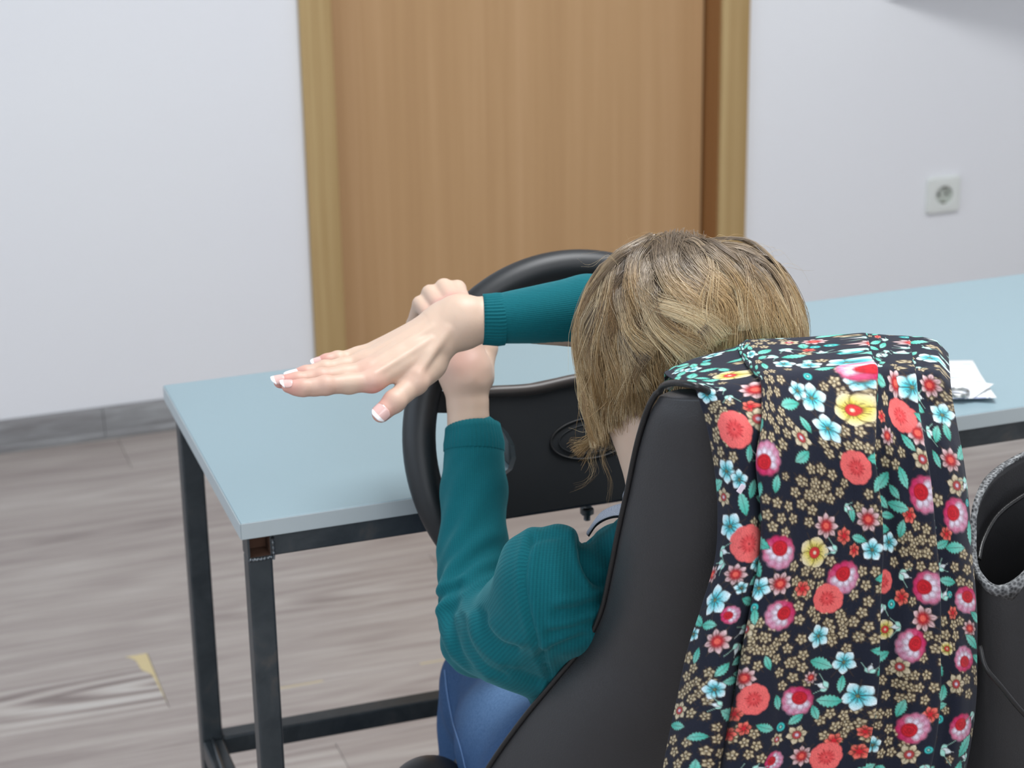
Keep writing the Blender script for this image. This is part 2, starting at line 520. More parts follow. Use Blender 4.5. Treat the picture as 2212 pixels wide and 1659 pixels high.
# floor: sub-floor slab and laminate planks laid along the back wall
def floor_mat(name):
    m = NT(name, 0.42, 0.4)
    geo = m.add('ShaderNodeNewGeometry'); oi = m.add('ShaderNodeObjectInfo')
    sep = m.add('ShaderNodeSeparateXYZ'); m.link(geo.outputs['Position'], sep.inputs[0])
    tc = m.add('ShaderNodeTexCoord'); so = m.add('ShaderNodeSeparateXYZ'); m.link(tc.outputs['Object'], so.inputs[0])
    r = oi.outputs['Random']
    # stretched grain, shifted per plank
    cmb = m.add('ShaderNodeCombineXYZ')
    m.inp(cmb, 0, m.math('MULTIPLY', sep.outputs[0], 2.0)); m.inp(cmb, 1, m.math('MULTIPLY', sep.outputs[1], 36.0)); m.inp(cmb, 2, m.math('MULTIPLY', r, 90.0))
    g = m.noise(cmb.outputs[0], 1.0, 5, 0.62, 0.6)
    cmb2 = m.add('ShaderNodeCombineXYZ')
    m.inp(cmb2, 0, m.math('MULTIPLY', sep.outputs[0], 6.0)); m.inp(cmb2, 1, m.math('MULTIPLY', sep.outputs[1], 150.0)); m.inp(cmb2, 2, m.math('MULTIPLY', r, 50.0))
    g2 = m.noise(cmb2.outputs[0], 1.0, 3, 0.6, 0.3)
    # cathedral figure: long nested arches around a heart that lies somewhere along the plank
    fg_ = m.add('ShaderNodeAttribute', attribute_type='OBJECT'); fg_.attribute_name = 'figure'
    ht_ = m.add('ShaderNodeAttribute', attribute_type='OBJECT'); ht_.attribute_name = 'heart'
    hx = m.math('SUBTRACT', so.outputs[0], ht_.outputs['Fac'])
    hy = m.math('ADD', so.outputs[1], m.math('MULTIPLY', m.math('SUBTRACT', r, 0.5), 0.05))
    wob = m.noise(cmb.outputs[0], 0.8, 2)
    arch = m.math('SQRT', m.math('ADD', m.math('POWER', m.math('MULTIPLY', hx, 0.13), 2.0), m.math('POWER', hy, 2.0)))
    ringv = m.math('SINE', m.math('ADD', m.math('MULTIPLY', arch, 260.0), m.math('MULTIPLY', wob, 9.0)))
    near = m.math('SUBTRACT', 1.0, m.math('SMOOTH_MIN', m.math('DIVIDE', arch, 0.10), 1.0, 0.2))
    f = m.math('ADD', m.math('ADD', m.math('MULTIPLY', g, 0.72), m.math('MULTIPLY', g2, 0.28)), m.math('MULTIPLY', m.math('MULTIPLY', ringv, near), fg_.outputs['Fac']))
    f = m.math('ADD', f, m.math('MULTIPLY', m.math('SUBTRACT', r, 0.5), 0.08))
    m.base(m.ramp(f, [(0.28, srgb(126, 115, 111)), (0.42, srgb(150, 140, 135)), (0.55, srgb(164, 155, 149)), (0.7, srgb(178, 171, 165)), (0.85, srgb(190, 186, 181))]))
    m.bump(g2, 0.08, 0.0004)
    return m.m
M_plank = floor_mat('laminate_plank')
M_core = plain('laminate_core', srgb(200, 184, 142), 0.8)
fl = box_obj('floor', (X0-0.15, YB-0.1, -0.09), (X1+0.1, YW+0.16, -0.0085), plain('screed', (0.10, 0.09, 0.08), 0.9), kind='structure')
PW, PL = 0.1935, 1.285
def plank_mesh(L):
    bm = bmesh.new(); box(bm, (0.0003, -PW/2+0.0003, -0.008), (L-0.0003, PW/2-0.0003, 0.0))
    bmesh.ops.bevel(bm, geom=[e for e in bm.edges if all(v.co.z > -0.001 for v in e.verts)], offset=0.0007, segments=1, affect='EDGES')
    bmesh.ops.recalc_face_normals(bm, faces=bm.faces)
    me = bpy.data.meshes.new('plank'); bm.to_mesh(me); bm.free(); me.materials.append(M_plank)
    return me
full = plank_mesh(PL); cache = {}
y_ref = 3.140                    # centre line of the row with the visible end joint at x = 0.456
row0 = int(math.floor((YB-y_ref)/PW)); row1 = int(math.ceil((YW-y_ref)/PW))
for r_ in range(row0, row1+1):
    yc = y_ref+r_*PW
    if yc+PW/2 < YB or yc-PW/2 > YW+0.1:
        continue
    shift = 0.456 if r_ == 0 else 0.456+((r_*0.417) % 1.0)*PL
    x = shift-PL*math.ceil((shift-X0)/PL)
    while x < X1:
        a, b = max(x, X0), min(x+PL, X1)
        if b-a > 0.02:
            if abs((b-a)-PL) < 1e-6:
                me = full
            else:
                key = round(b-a, 4)
                me = cache.get(key) or cache.setdefault(key, plank_mesh(b-a))
            o = bpy.data.objects.new('plank', me); C.objects.link(o); o.parent = fl; o.location = (a, yc, 0)
            hero = r_ == 0 and abs(b-0.456) < 0.01
            o['figure'] = 0.34 if hero else 0.05+0.13*random.random(); o['heart'] = (b-a)+0.02 if hero else random.uniform(-0.2, 1.4)
        x += PL
# worn corner of one plank that shows the pale core
bm = bmesh.new()
pts = [(0.4553, 3.233), (0.4553, 3.06), (0.4535, 3.10), (0.4505, 3.155), (0.447, 3.165), (0.437, 3.180), (0.436, 3.195), (0.434, 3.215), (0.428, 3.226), (0.420, 3.233)]
vv = [bm.verts.new((x, y, 0.0004)) for x, y in pts]; f = bm.faces.new(vv)
ex = bmesh.ops.extrude_face_region(bm, geom=[f])
bmesh.ops.translate(bm, verts=[q for q in ex['geom'] if isinstance(q, bmesh.types.BMVert)], vec=(0, 0, -0.003))
bm_obj('worn_patch', bm, M_core, fl)
for xa, xb in ((0.63, 0.70), (0.86, 0.90), (0.945, 1.01)):
    box_obj('worn_edge', (xa, 3.0415, -0.003), (xb, 3.0445, 0.0003), M_core, fl)
# ------------------------------------------------------------------ table
XT, YF, YBk, ZT, TH, LEN = 0.3891, 2.0238, 2.4424, 0.7548, 0.0187, 1.85
m = NT('grey_laminate', 0.33, 0.5)
v = m.coord('Object'); n = m.noise(v, 900, 2)
m.base(m.mix(n, srgb(130, 152, 160), srgb(137, 159, 167)))
M_top = m.m
m = NT('raw_black_steel', 0.38, 0.5, 0.35)
v = m.coord('Object', (9, 9, 9)); n = m.noise(v, 2.2, 5, 0.65, 0.6)
m.base(m.ramp(n, [(0.35, srgb(52, 59, 64)), (0.55, srgb(66, 72, 76)), (0.72, srgb(86, 84, 82))]))
m.inp(m.b, 'Roughness', m.math('ADD', m.math('MULTIPLY', n, 0.3), 0.25))
M_steel = m.m
M_rust = plain('rusty_tube_inside', srgb(96, 66, 50), 0.9, grain=0.6, gscale=120)
M_weld = plain('weld_bead', srgb(110, 116, 120), 0.3, metal=0.9)
tb = thing('table', 'grey laminate table on a black square tube frame in front of the wooden door', 'table')
bm = bmesh.new(); box(bm, (XT, YF, ZT-TH), (XT+LEN, YBk, ZT))
top = bm_obj('tabletop', bm, M_top, tb, bevel=0.0012)
M_edge = plain('edge_band_grey', srgb(178, 188, 191), 0.4)  # greyer edging, its colour also lightened to make up for weak light there
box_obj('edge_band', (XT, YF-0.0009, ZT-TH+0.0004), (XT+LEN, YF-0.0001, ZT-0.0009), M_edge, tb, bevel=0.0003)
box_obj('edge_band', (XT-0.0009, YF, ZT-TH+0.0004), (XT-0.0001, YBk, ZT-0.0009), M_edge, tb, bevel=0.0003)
T_ = 0.0255
def sq_tube(name, a, b, mat=M_steel, open_end=False):
    """Square steel tube between two corner points (axis-aligned box with rounded edges)."""
    return box_obj(name, a, b, mat, tb, bevel=0.0028)
xa, ya, yb_ = XT+0.0065, YF+0.0045, YBk-0.026-T_
zt = ZT-TH
xb = XT+LEN-0.0065-T_
# legs
for x in (xa, xb):
    box_obj('leg', (x, ya, 0), (x+T_, ya+T_, zt-T_), M_steel, tb, bevel=0.0028)
    box_obj('leg', (x, yb_, 0), (x+T_, yb_+T_, zt), M_steel, tb, bevel=0.0028)
# short corner tubes whose open ends face the front
def open_tube(name, x, z, y0, y1, w=T_, th=0.0022):
    bm = bmesh.new()
    def q(y, ins):
        return [bm.verts.new((x+a, y, z+b)) for a, b in ((ins, ins), (w-ins, ins), (w-ins, w-ins), (ins, w-ins))]
    o0, i0, i1, o1 = q(y0, 0), q(y0, th), q(y1, th), q(y1, 0)
    for A_, B_ in ((o0, i0), (i0, i1), (i1, o1), (o1, o0)):
        for k in range(4):
            bm.faces.new((A_[k], A_[(k+1) % 4], B_[(k+1) % 4], B_[k]))
    bk_ = [bm.verts.new(q_) for q_ in ((x+th, y1-th, z+th), (x+w-th, y1-th, z+th), (x+w-th, y1-th, z+w-th), (x+th, y1-th, z+w-th))]
    bm.faces.new(bk_)
    o = bm_obj(name, bm, M_steel, tb)
    o.data.materials.append(M_rust)
    for p in o.data.polygons:
        c = p.center
        if abs(c.x-(x+w/2)) < w/2-0.001 and abs(c.z-(z+w/2)) < w/2-0.001 and y0+0.001 < c.y < y1-0.0005:
            p.material_index = 1
    return o
open_tube('corner_tube', xa, zt-T_, ya, ya+T_)
open_tube('corner_tube', xb, zt-T_, ya, ya+T_)
# long rails
box_obj('front_rail', (xa+T_, ya+0.0005, zt-T_), (xb, ya+T_, zt), M_steel, tb, bevel=0.0028)
box_obj('back_rail', (xa+T_, yb_, zt-T_), (xb, yb_+T_, zt), M_steel, tb, bevel=0.0028)
# lower stretchers
zs = 0.305
box_obj('side_stretcher', (xa, ya+T_, zs-T_), (xa+T_, yb_, zs), M_steel, tb, bevel=0.0028)
box_obj('side_stretcher', (xb, ya+T_, zs-T_), (xb+T_, yb_, zs), M_steel, tb, bevel=0.0028)
box_obj('back_stretcher', (xa+T_, yb_, zs-T_), (xb, yb_+T_, zs), M_steel, tb, bevel=0.0028)
# weld beads
def bead(P, r=0.0022):
    P = catmull(P, 24); rr_ = r*(1+0.25*np.sin(np.arange(24)*1.7)+0.12*rng.standard_normal(24))
    tube_obj('weld_bead', P, rr_, M_weld if r < 0.003 else M_steel, tb, 8)
z0 = zt-T_
bead([(xa+0.001, ya-0.0003, z0), (xa+T_*0.5, ya-0.0008, z0-0.0004), (xa+T_-0.001, ya-0.0003, z0)])
bead([(xa+T_+0.0003, ya-0.0002, z0-0.003), (xa+T_+0.001, ya, z0+0.003), (xa+T_+0.0006, ya-0.0002, zt-0.004)], 0.0016)
bead([(xa, ya+T_+0.002, zs+0.0005), (xa+T_*0.5, yb_-0.001, zs+0.001), (xa+T_, yb_-0.0005, zs+0.0005)])

# papers and key ring on the right end
M_paper = plain('white_paper', srgb(243, 245, 246), 0.8)
m = NT('printed_sheet', 0.7, 0.3)
uv = m.coord('UV', (1, 1, 1)); sp = m.add('ShaderNodeSeparateXYZ'); m.link(uv, sp.inputs[0])
w = m.add('ShaderNodeTexWhiteNoise', noise_dimensions='2D')
cm = m.add('ShaderNodeCombineXYZ'); m.inp(cm, 0, m.math('FLOOR', m.math('MULTIPLY', sp.outputs[0], 40))); m.inp(cm, 1, m.math('FLOOR', m.math('MULTIPLY', sp.outputs[1], 9)))
m.link(cm.outputs[0], w.inputs[0])
row = m.math('LESS_THAN', m.math('FRACT', m.math('MULTIPLY', sp.outputs[1], 9)), 0.22)
ink = m.math('MULTIPLY', m.math('MULTIPLY', row, m.math('GREATER_THAN', w.outputs[0], 0.35)), m.math('MULTIPLY', m.math('GREATER_THAN', sp.outputs[0], 0.05), m.math('LESS_THAN', sp.outputs[0], 0.95)))
m.base(m.mix(m.math('MULTIPLY', ink, 0.65), srgb(222, 225, 226), srgb(70, 95, 160)))
M_print = m.m
def sheet(name, corners, lift, mat, nu=14, nv=10):
    """Quad sheet of paper with thickness; lift(u, v) raises it off the table."""
    c = np.array(corners, float)
    U, Vv = np.meshgrid(np.linspace(0, 1, nu), np.linspace(0, 1, nv), indexing='ij')
    P = (c[0]*((1-U)*(1-Vv))[..., None]+c[1]*(U*(1-Vv))[..., None]+c[2]*(U*Vv)[..., None]+c[3]*((1-U)*Vv)[..., None])
    P[..., 2] += lift(U, Vv)
    me = from_np(name, P.reshape(-1, 3), grid_faces(nu, nv))
    uvl = me.uv_layers.new(name='UVMap')
    li = np.zeros(len(me.loops), np.int32); me.loops.foreach_get('vertex_index', li)
    uvl.data.foreach_set('uv', np.stack([U.ravel()[li], Vv.ravel()[li]], -1).astype(np.float32).ravel())
    o = link(name, me, mat); md = o.modifiers.new('solid', 'SOLIDIFY'); md.thickness = 0.0004; md.offset = 1
    return o
z = ZT+0.0004
o = sheet('paper_sheet', [(1.185, 2.085, z), (1.262, 2.041, z), (1.307, 2.172, z), (1.225, 2.20, z)], lambda u, v: 0.006*np.clip(1-np.hypot((u-1)*1.3, v*1.5), 0, 1)**1.2+0.0005, M_print)
o.location.z += 0.0
tag(o, 'lower white paper sheet with faint writing lying on the grey tabletop', 'paper')
o = sheet('paper_slip', [(1.17, 2.075, z+0.003), (1.238, 2.052, z+0.003), (1.277, 2.073, z+0.0075), (1.222, 2.142, z+0.003)], lambda u, v: 0.0022+0*u, M_print)
tag(o, 'small printed slip lying on top of the larger white sheet under the keys', 'paper')
M_chrome = plain('key_metal', srgb(190, 192, 190), 0.2, metal=1.0)
k = thing('key_ring', 'silver key ring with a key lying on the printed slip', 'keys')
cx, cy, cz = 1.2265, 2.066, z+0.0072
a = np.linspace(0, 2*np.pi, 40, endpoint=False)
tube_obj('split_ring', np.stack([cx+0.013*np.cos(a), cy+0.012*np.sin(a), cz+0.001+0*a], -1), 0.0010, M_chrome, k, 8, True)
tube_obj('split_ring', np.stack([cx+0.0127*np.cos(a), cy+0.0117*np.sin(a), cz+0.0031+0*a], -1), 0.0010, M_chrome, k, 8, True)
bm = bmesh.new()
kp = [(-0.002, -0.003), (0.010, -0.006), (0.016, 0.0), (0.010, 0.006), (-0.002, 0.003), (-0.030, 0.003), (-0.030, -0.003)]
ang = 2.4
vv = [bm.verts.new((cx-0.018+x*math.cos(ang)-y*math.sin(ang), cy+0.008+x*math.sin(ang)+y*math.cos(ang), cz+0.001)) for x, y in kp]
f = bm.faces.new(vv); ex = bmesh.ops.extrude_face_region(bm, geom=[f])
bmesh.ops.translate(bm, verts=[q for q in ex['geom'] if isinstance(q, bmesh.types.BMVert)], vec=(0, 0, 0.002))
bm_obj('key', bm, M_chrome, k, bevel=0.0004)
# ------------------------------------------------------------------ steering wheel on its column
WT = math.radians(20)
WC = at(1260, 941, 1.97)
WX = np.array([1.0, 0, 0]); WU = np.array([0, math.sin(WT), math.cos(WT)]); WN = np.array([0, -math.cos(WT), math.sin(WT)])
def wl(x, u, n=0.0):
    return WC+x*WX+u*WU+n*WN
def wheel_uv(px, py, n=0.0):
    """Wheel-plane coordinates of the point seen at (px, py)."""
    d = at(px, py, 1.0)-CAM
    o = WC+n*WN
    s = ((o-CAM) @ WN)/(d @ WN)
    p = CAM+d*s-o
    return float(p @ WX), float(p @ WU)
m = NT('black_soft_plastic', 0.46, 0.45)
v = m.coord('Object'); n = m.noise(v, 900, 2)
m.base(srgb(30, 33, 36)); m.bump(n, 0.12, 0.0003)
M_rim = m.m
m = NT('black_pad_vinyl', 0.6, 0.3)
v = m.coord('Object'); n = m.noise(v, 700, 3)
m.base(srgb(34, 36, 39)); m.bump(n, 0.2, 0.0004)
M_pad = m.m
M_metal = plain('zinc_bolt', srgb(96, 102, 106), 0.4, metal=0.8)
wh = thing('steering_wheel', 'black car steering wheel with an oval badge mounted at the table edge', 'steering wheel')
a = np.linspace(0, 2*np.pi, 120, endpoint=False)
RC, RT = 0.1735, 0.0168
rimP = np.array([wl(RC*math.cos(t_), RC*math.sin(t_)) for t_ in a])
V, Fq, _ = tube(rimP, RT, 24, True)
link('rim', from_np('rim', V, Fq), M_rim, wh)
# pad with two upper and two lower spokes, one polygon with thickness
half_px = [(1150, 829), (1060, 835), (1000, 841), (960, 845), (925, 850), (902, 858),
           (893, 900), (925, 896), (945, 892), (1000, 893), (1045, 900), (1075, 912), (1098, 935), (1112, 962), (1115, 990), (1107, 1014), (1089, 1028), (1045, 1046), (1000, 1058), (946, 1067), (915, 1075),
           (945, 1150), (1000, 1140), (1050, 1130), (1101, 1118), (1156, 1106), (1215, 1098)]
half = [wheel_uv(x, y, 0.012-0.016*(abs(wheel_uv(x, y)[0])/0.17)**2) for x, y in half_px]
half = [(0.0, half[0][1]+0.0035)]+half+[(0.0, half[-1][1]+0.0005)]
outl = half+[(-x, u) for x, u in half[::-1][1:-1]]
def pad_depth(x, u):
    return 0.004-0.35*x*x/0.17
from mathutils.geometry import tessellate_polygon
tris = tessellate_polygon([[Vector((x, u, 0)) for x, u in outl]])
bm = bmesh.new()
vv = [bm.verts.new((x, u, 0)) for x, u in outl]
for t_ in tris:
    bm.faces.new([vv[q] for q in t_])
for ax_, lim_ in ((0, 0.16), (1, 0.12)):
    for c_ in np.arange(-lim_, lim_+.001, 0.011):
        bmesh.ops.bisect_plane(bm, geom=bm.verts[:]+bm.edges[:]+bm.faces[:], plane_co=[c_ if k == ax_ else 0 for k in range(3)], plane_no=[float(k == ax_) for k in range(3)])
bmesh.ops.recalc_face_normals(bm, faces=bm.faces)
ex = bmesh.ops.extrude_face_region(bm, geom=bm.faces[:])
top_v = {q for q in ex['geom'] if isinstance(q, bmesh.types.BMVert)}
for q in bm.verts:
    n_ = (0.012 if q in top_v else -0.004)-0.016*(abs(q.co.x)/0.17)**2
    q.co = Vector(wl(q.co.x, q.co.y, n_))
bm_obj('centre_pad', bm, M_pad, wh, bevel=0.0045, seg=3)
# raised top lip of the pad
P = catmull([wl(sg_*x, u-0.0055, 0.0105-0.016*(abs(x)/0.17)**2) for sg_, (x, u) in [(1, half[3]), (1, half[2]), (1, half[1]), (1, half[0]), (-1, half[1]), (-1, half[2]), (-1, half[3])]], 40)
tube_obj('pad_lip', P, 0.0062, plain('pad_lip_vinyl', srgb(66, 60, 58), 0.42), wh, 10)
# oval badge: groove ring and domed plate
bu = wheel_uv(1275, 947, 0.012)
a = np.linspace(0, 2*np.pi, 64, endpoint=False)
P = np.array([wl(bu[0]+0.0425*math.cos(t_), bu[1]+0.0205*math.sin(t_), 0.0122) for t_ in a])
tube_obj('badge_groove', P, 0.0013, plain('badge_groove_black', (0.004, 0.004, 0.005), 0.6), wh, 8, True)
rr_ = np.linspace(0, 1, 8)
Pd = np.array([[wl(bu[0]+0.041*r_*math.cos(t_), bu[1]+0.0192*r_*math.sin(t_), 0.0118+0.0022*(1-r_**2)) for r_ in rr_] for t_ in a])
me = from_np('badge', Pd.reshape(-1, 3), grid_faces(64, 8, True))
bd = link('badge', me, M_pad, wh)
P = np.array([wl(bu[0]+0.034*math.cos(t_), bu[1]+0.0145*math.sin(t_), 0.0132) for t_ in a])
tube_obj('badge_line', P, 0.0005, M_rim, bd, 6, True)
# hub, column shroud and mounting block on the table, bolt below the pad
def cyl(name, p, q, r0, r1, mat, parent, sides=28):
    P = np.linspace(p, q, 6); return tube_obj(name, P, np.linspace(r0, r1, 6), mat, parent, sides)
cyl('hub', wl(0, 0, -0.003), wl(0, 0, -0.050), 0.045, 0.036, M_rim, wh)
cyl('column', wl(0, 0, -0.050), wl(0, 0, -0.110), 0.021, 0.021, M_rim, wh)
box_obj('mounting_block', (WC[0]-0.05, 2.06, ZT+0.0005), (WC[0]+0.05, 2.17, ZT+0.035), M_rim, wh, bevel=0.004)
b0 = np.array(wl(*wheel_uv(1268, 1096, -0.02), -0.02))
cyl('bolt', b0, b0+np.array([0, 0, -0.014]), 0.0035, 0.0035, M_metal, wh, 12)
cyl('nut', b0+np.array([0, 0, -0.001]), b0+np.array([0, 0, -0.007]), 0.0072, 0.0072, M_metal, wh, 6)
# ------------------------------------------------------------------ bucket seat
def leather(name, col, rough=0.42):
    m = NT(name, rough, 0.45)
    v = m.coord('Object')
    vo = m.add('ShaderNodeTexVoronoi'); m.link(v, vo.inputs['Vector']); vo.inputs['Scale'].default_value = 620
    n = m.noise(v, 260, 3)
    h = m.math('ADD', m.math('MULTIPLY', vo.outputs['Distance'], 0.7), m.math('MULTIPLY', n, 0.5))
    n2 = m.noise(v, 9, 3)
    m.base(m.mix(n2, tuple(c*0.9 for c in col), tuple(c*1.15 for c in col)))
    m.bump(h, 0.28, 0.0005)
    return m.m
M_lea = leather('black_leather', srgb(48, 48, 50))
M_pipe = leather('black_piping', srgb(26, 26, 27), 0.35)
ch = thing('car_seat', 'black leather bucket seat with a floral cloth draped over its back', 'chair')
# left rim of the backrest as the photograph shows it, top to bottom (pixel, depth)
rim_px = np.array([(1426, 845, 1.526), (1404, 885, 1.535), (1381, 960, 1.55), (1360, 1060, 1.565), (1340, 1150, 1.58), (1322, 1240, 1.60), (1302, 1325, 1.622),
                   (1268, 1392, 1.645), (1200, 1475, 1.675), (1130, 1560, 1.705), (1060, 1659, 1.735), (1005, 1760, 1.76), (985, 1880, 1.775)])
rimL = at(rim_px[:, 0], rim_px[:, 1], rim_px[:, 2])
SXC = 0.757
rimL = catmull(rimL, 60)
zz = rimL[:, 2]
NA = 72
def sect(L, t):
    """One horizontal section of the backrest through the left rim point L; t runs 0 (top) to 1 (bottom)."""
    hw = SXC-L[0]
    db = 0.075+0.075*t          # bulge to the back
    df = 0.030
    a = np.linspace(0, 2*np.pi, NA, endpoint=False)
    c, s = np.cos(a), np.sin(a)
    nb = 2.35
    x = SXC+hw*np.sign(c)*np.abs(c)**(2/2.6)
    y = np.where(s < 0, L[1]-db*np.abs(s)**(2/nb), L[1]+df*np.abs(s)**(2/2.0)-0.045*np.clip(1-(c/0.8)**2, 0, 1)*(s > 0)*np.clip(t*2.5, 0, 1))
    return np.stack([x, y, np.full(NA, L[2])], -1)
rings = []
top = rimL[0]
# rounded top cap
for q in (0.02, 0.3, 0.55, 0.75, 0.9):
    k = math.sqrt(max(0, 1-(1-q)**2))
    s = sect(top, 0.0)
    cen = np.array([SXC, top[1]-0.02, 0])
    s[:, :2] = cen[:2]+(s[:, :2]-cen[:2])*(0.80+0.20*k)*(1 if q > 0.02 else 0.75)
    s[:, 2] = top[2]+0.006*(1-q)
    rings.append(s)
for i, L in enumerate(rimL):
    rings.append(sect(L, i/(len(rimL)-1)))
G = np.array(rings)                        # rows x NA
tw = np.clip(1-np.arange(len(G))/22, 0, 1)[:, None]     # the top slopes down to the front
G[:, :, 2] += tw*np.clip((top[1]-0.01-G[:, :, 1])*0.30, -0.02, 0.024)-tw*np.clip(G[:, :, 0]-0.66, 0, 1)*0.14-tw*0.004
nr = len(G)
V = G.reshape(-1, 3)
i, j = np.meshgrid(np.arange(nr-1), np.arange(NA), indexing='ij'); j2 = (j+1) % NA
Fq = np.stack([i*NA+j, (i+1)*NA+j, (i+1)*NA+j2, i*NA+j2], -1).reshape(-1, 4)
V = np.vstack([V, G[0].mean(0)+[0, 0, 0.002], G[-1].mean(0)])
j = np.arange(NA)
cap = np.vstack([np.stack([np.full(NA, nr*NA), j, (j+1) % NA], -1), np.stack([np.full(NA, nr*NA+1), (nr-1)*NA+(j+1) % NA, (nr-1)*NA+j], -1)])
me = bpy.data.meshes.new('backrest')
me.from_pydata(V.tolist(), [], Fq.tolist()+cap.tolist())
me.polygons.foreach_set('use_smooth', np.ones(len(me.polygons), bool))
bmq = bmesh.new(); bmq.from_mesh(me); bmesh.ops.recalc_face_normals(bmq, faces=bmq.faces); bmq.to_mesh(me); bmq.free()
link('backrest', me, M_lea, ch)
# piping along both rims and over the top
off = np.array([-0.001, 0.002, 0])
pl = rimL[:56]+off
topx = [(1426, 845, 1.526), (1430, 836, 1.518), (1442, 829, 1.504), (1462, 827, 1.488), (1490, 831, 1.470), (1515, 839, 1.466), (1560, 862, 1.480)]
tp = at(*np.array(topx).T)
P = np.vstack([pl[::-1][:-1], catmull(tp, 24)])
tube_obj('piping', P, 0.0027, M_pipe, ch, 10)
Pm = pl[12:].copy(); Pm[:, 0] = 2*SXC-Pm[:, 0]
tube_obj('piping', Pm, 0.0027, M_pipe, ch, 10)
# seat cushion with raised side bolsters
zc = 0.435
prims = []
for y in np.linspace(1.66, 1.98, 5):
    prims.append(('c', (0.64, y, zc-0.03+0.05*(y-1.66)), (0.874, y, zc-0.03+0.05*(y-1.66)), 0.055, 0.055, 0.03))
for sx_ in (-1, 1):
    x = SXC+sx_*0.215
    prims.append(('c', (x, 1.64, zc+0.005), (x-0.005*sx_, 1.915, zc+0.028), 0.047, 0.047, 0.03))
f_, lo_, h_ = sdf_grid(prims, (0.45, 1.52, 0.30), (1.07, 2.10, 0.56), 0.007)
V, Fq = surface_nets(f_, lo_, h_); V = smooth_mesh(V, Fq, 4)
link('seat_cushion', from_np('seat_cushion', V, Fq), M_lea, ch)
M_blk = plain('black_painted_steel', srgb(34, 35, 36), 0.45)
box_obj('seat_rail', (0.60, 1.62, 0.12), (0.63, 2.02, 0.36), M_blk, ch, bevel=0.004)
box_obj('seat_rail', (0.884, 1.62, 0.12), (0.914, 2.02, 0.36), M_blk, ch, bevel=0.004)
box_obj('base_frame', (0.58, 1.64, 0.0), (0.93, 2.02, 0.12), M_blk, ch, bevel=0.006)
box_obj('recliner_bracket', (0.57, 1.60, 0.34), (0.60, 1.80, 0.50), M_blk, ch, bevel=0.006)
box_obj('recliner_bracket', (0.914, 1.60, 0.34), (0.944, 1.80, 0.50), M_blk, ch, bevel=0.006)
# ------------------------------------------------------------------ person
person = thing('person', 'person in teal jumper and jeans seated with bowed head, one hand on the steering wheel', 'person')
def A(px, py, Y):
    return at(px, py, Y)
# main joints
wristR, wristR2, elbR, shR = A(1000, 694, 1.90), A(1090, 688, 1.892), A(1490, 690, 1.87), np.array([0.875, 1.665, 0.835])
wristL, elbL, shL = A(1010, 880, 1.955), A(1040, 1365, 1.80), A(1200, 1275, 1.682)
headc = A(1492, 735, 1.70)
neck0, neck1 = A(1478, 1075, 1.65), A(1462, 890, 1.675)
chest, pelvis = np.array([0.735, 1.75, 0.685]), np.array([0.735, 1.77, 0.52])
hipL, hipR = np.array([0.665, 1.74, 0.515]), np.array([0.825, 1.74, 0.515])
kneeL = A(1066, 1492, 2.03); kneeR = kneeL+[0.22, 0.0, 0.0]
ankL = kneeL*[1, 1, 0]+[0.0, 0.06, 0.085]; ankR = kneeR*[1, 1, 0]+[0.0, 0.06, 0.085]
M3 = lambda a, b, t: np.asarray(a)*(1-t)+np.asarray(b)*t
CAMD = CAM-A(800, 760, 1.88); CAMD /= np.linalg.norm(CAMD)
UP = np.array([0, 0, 1.0])

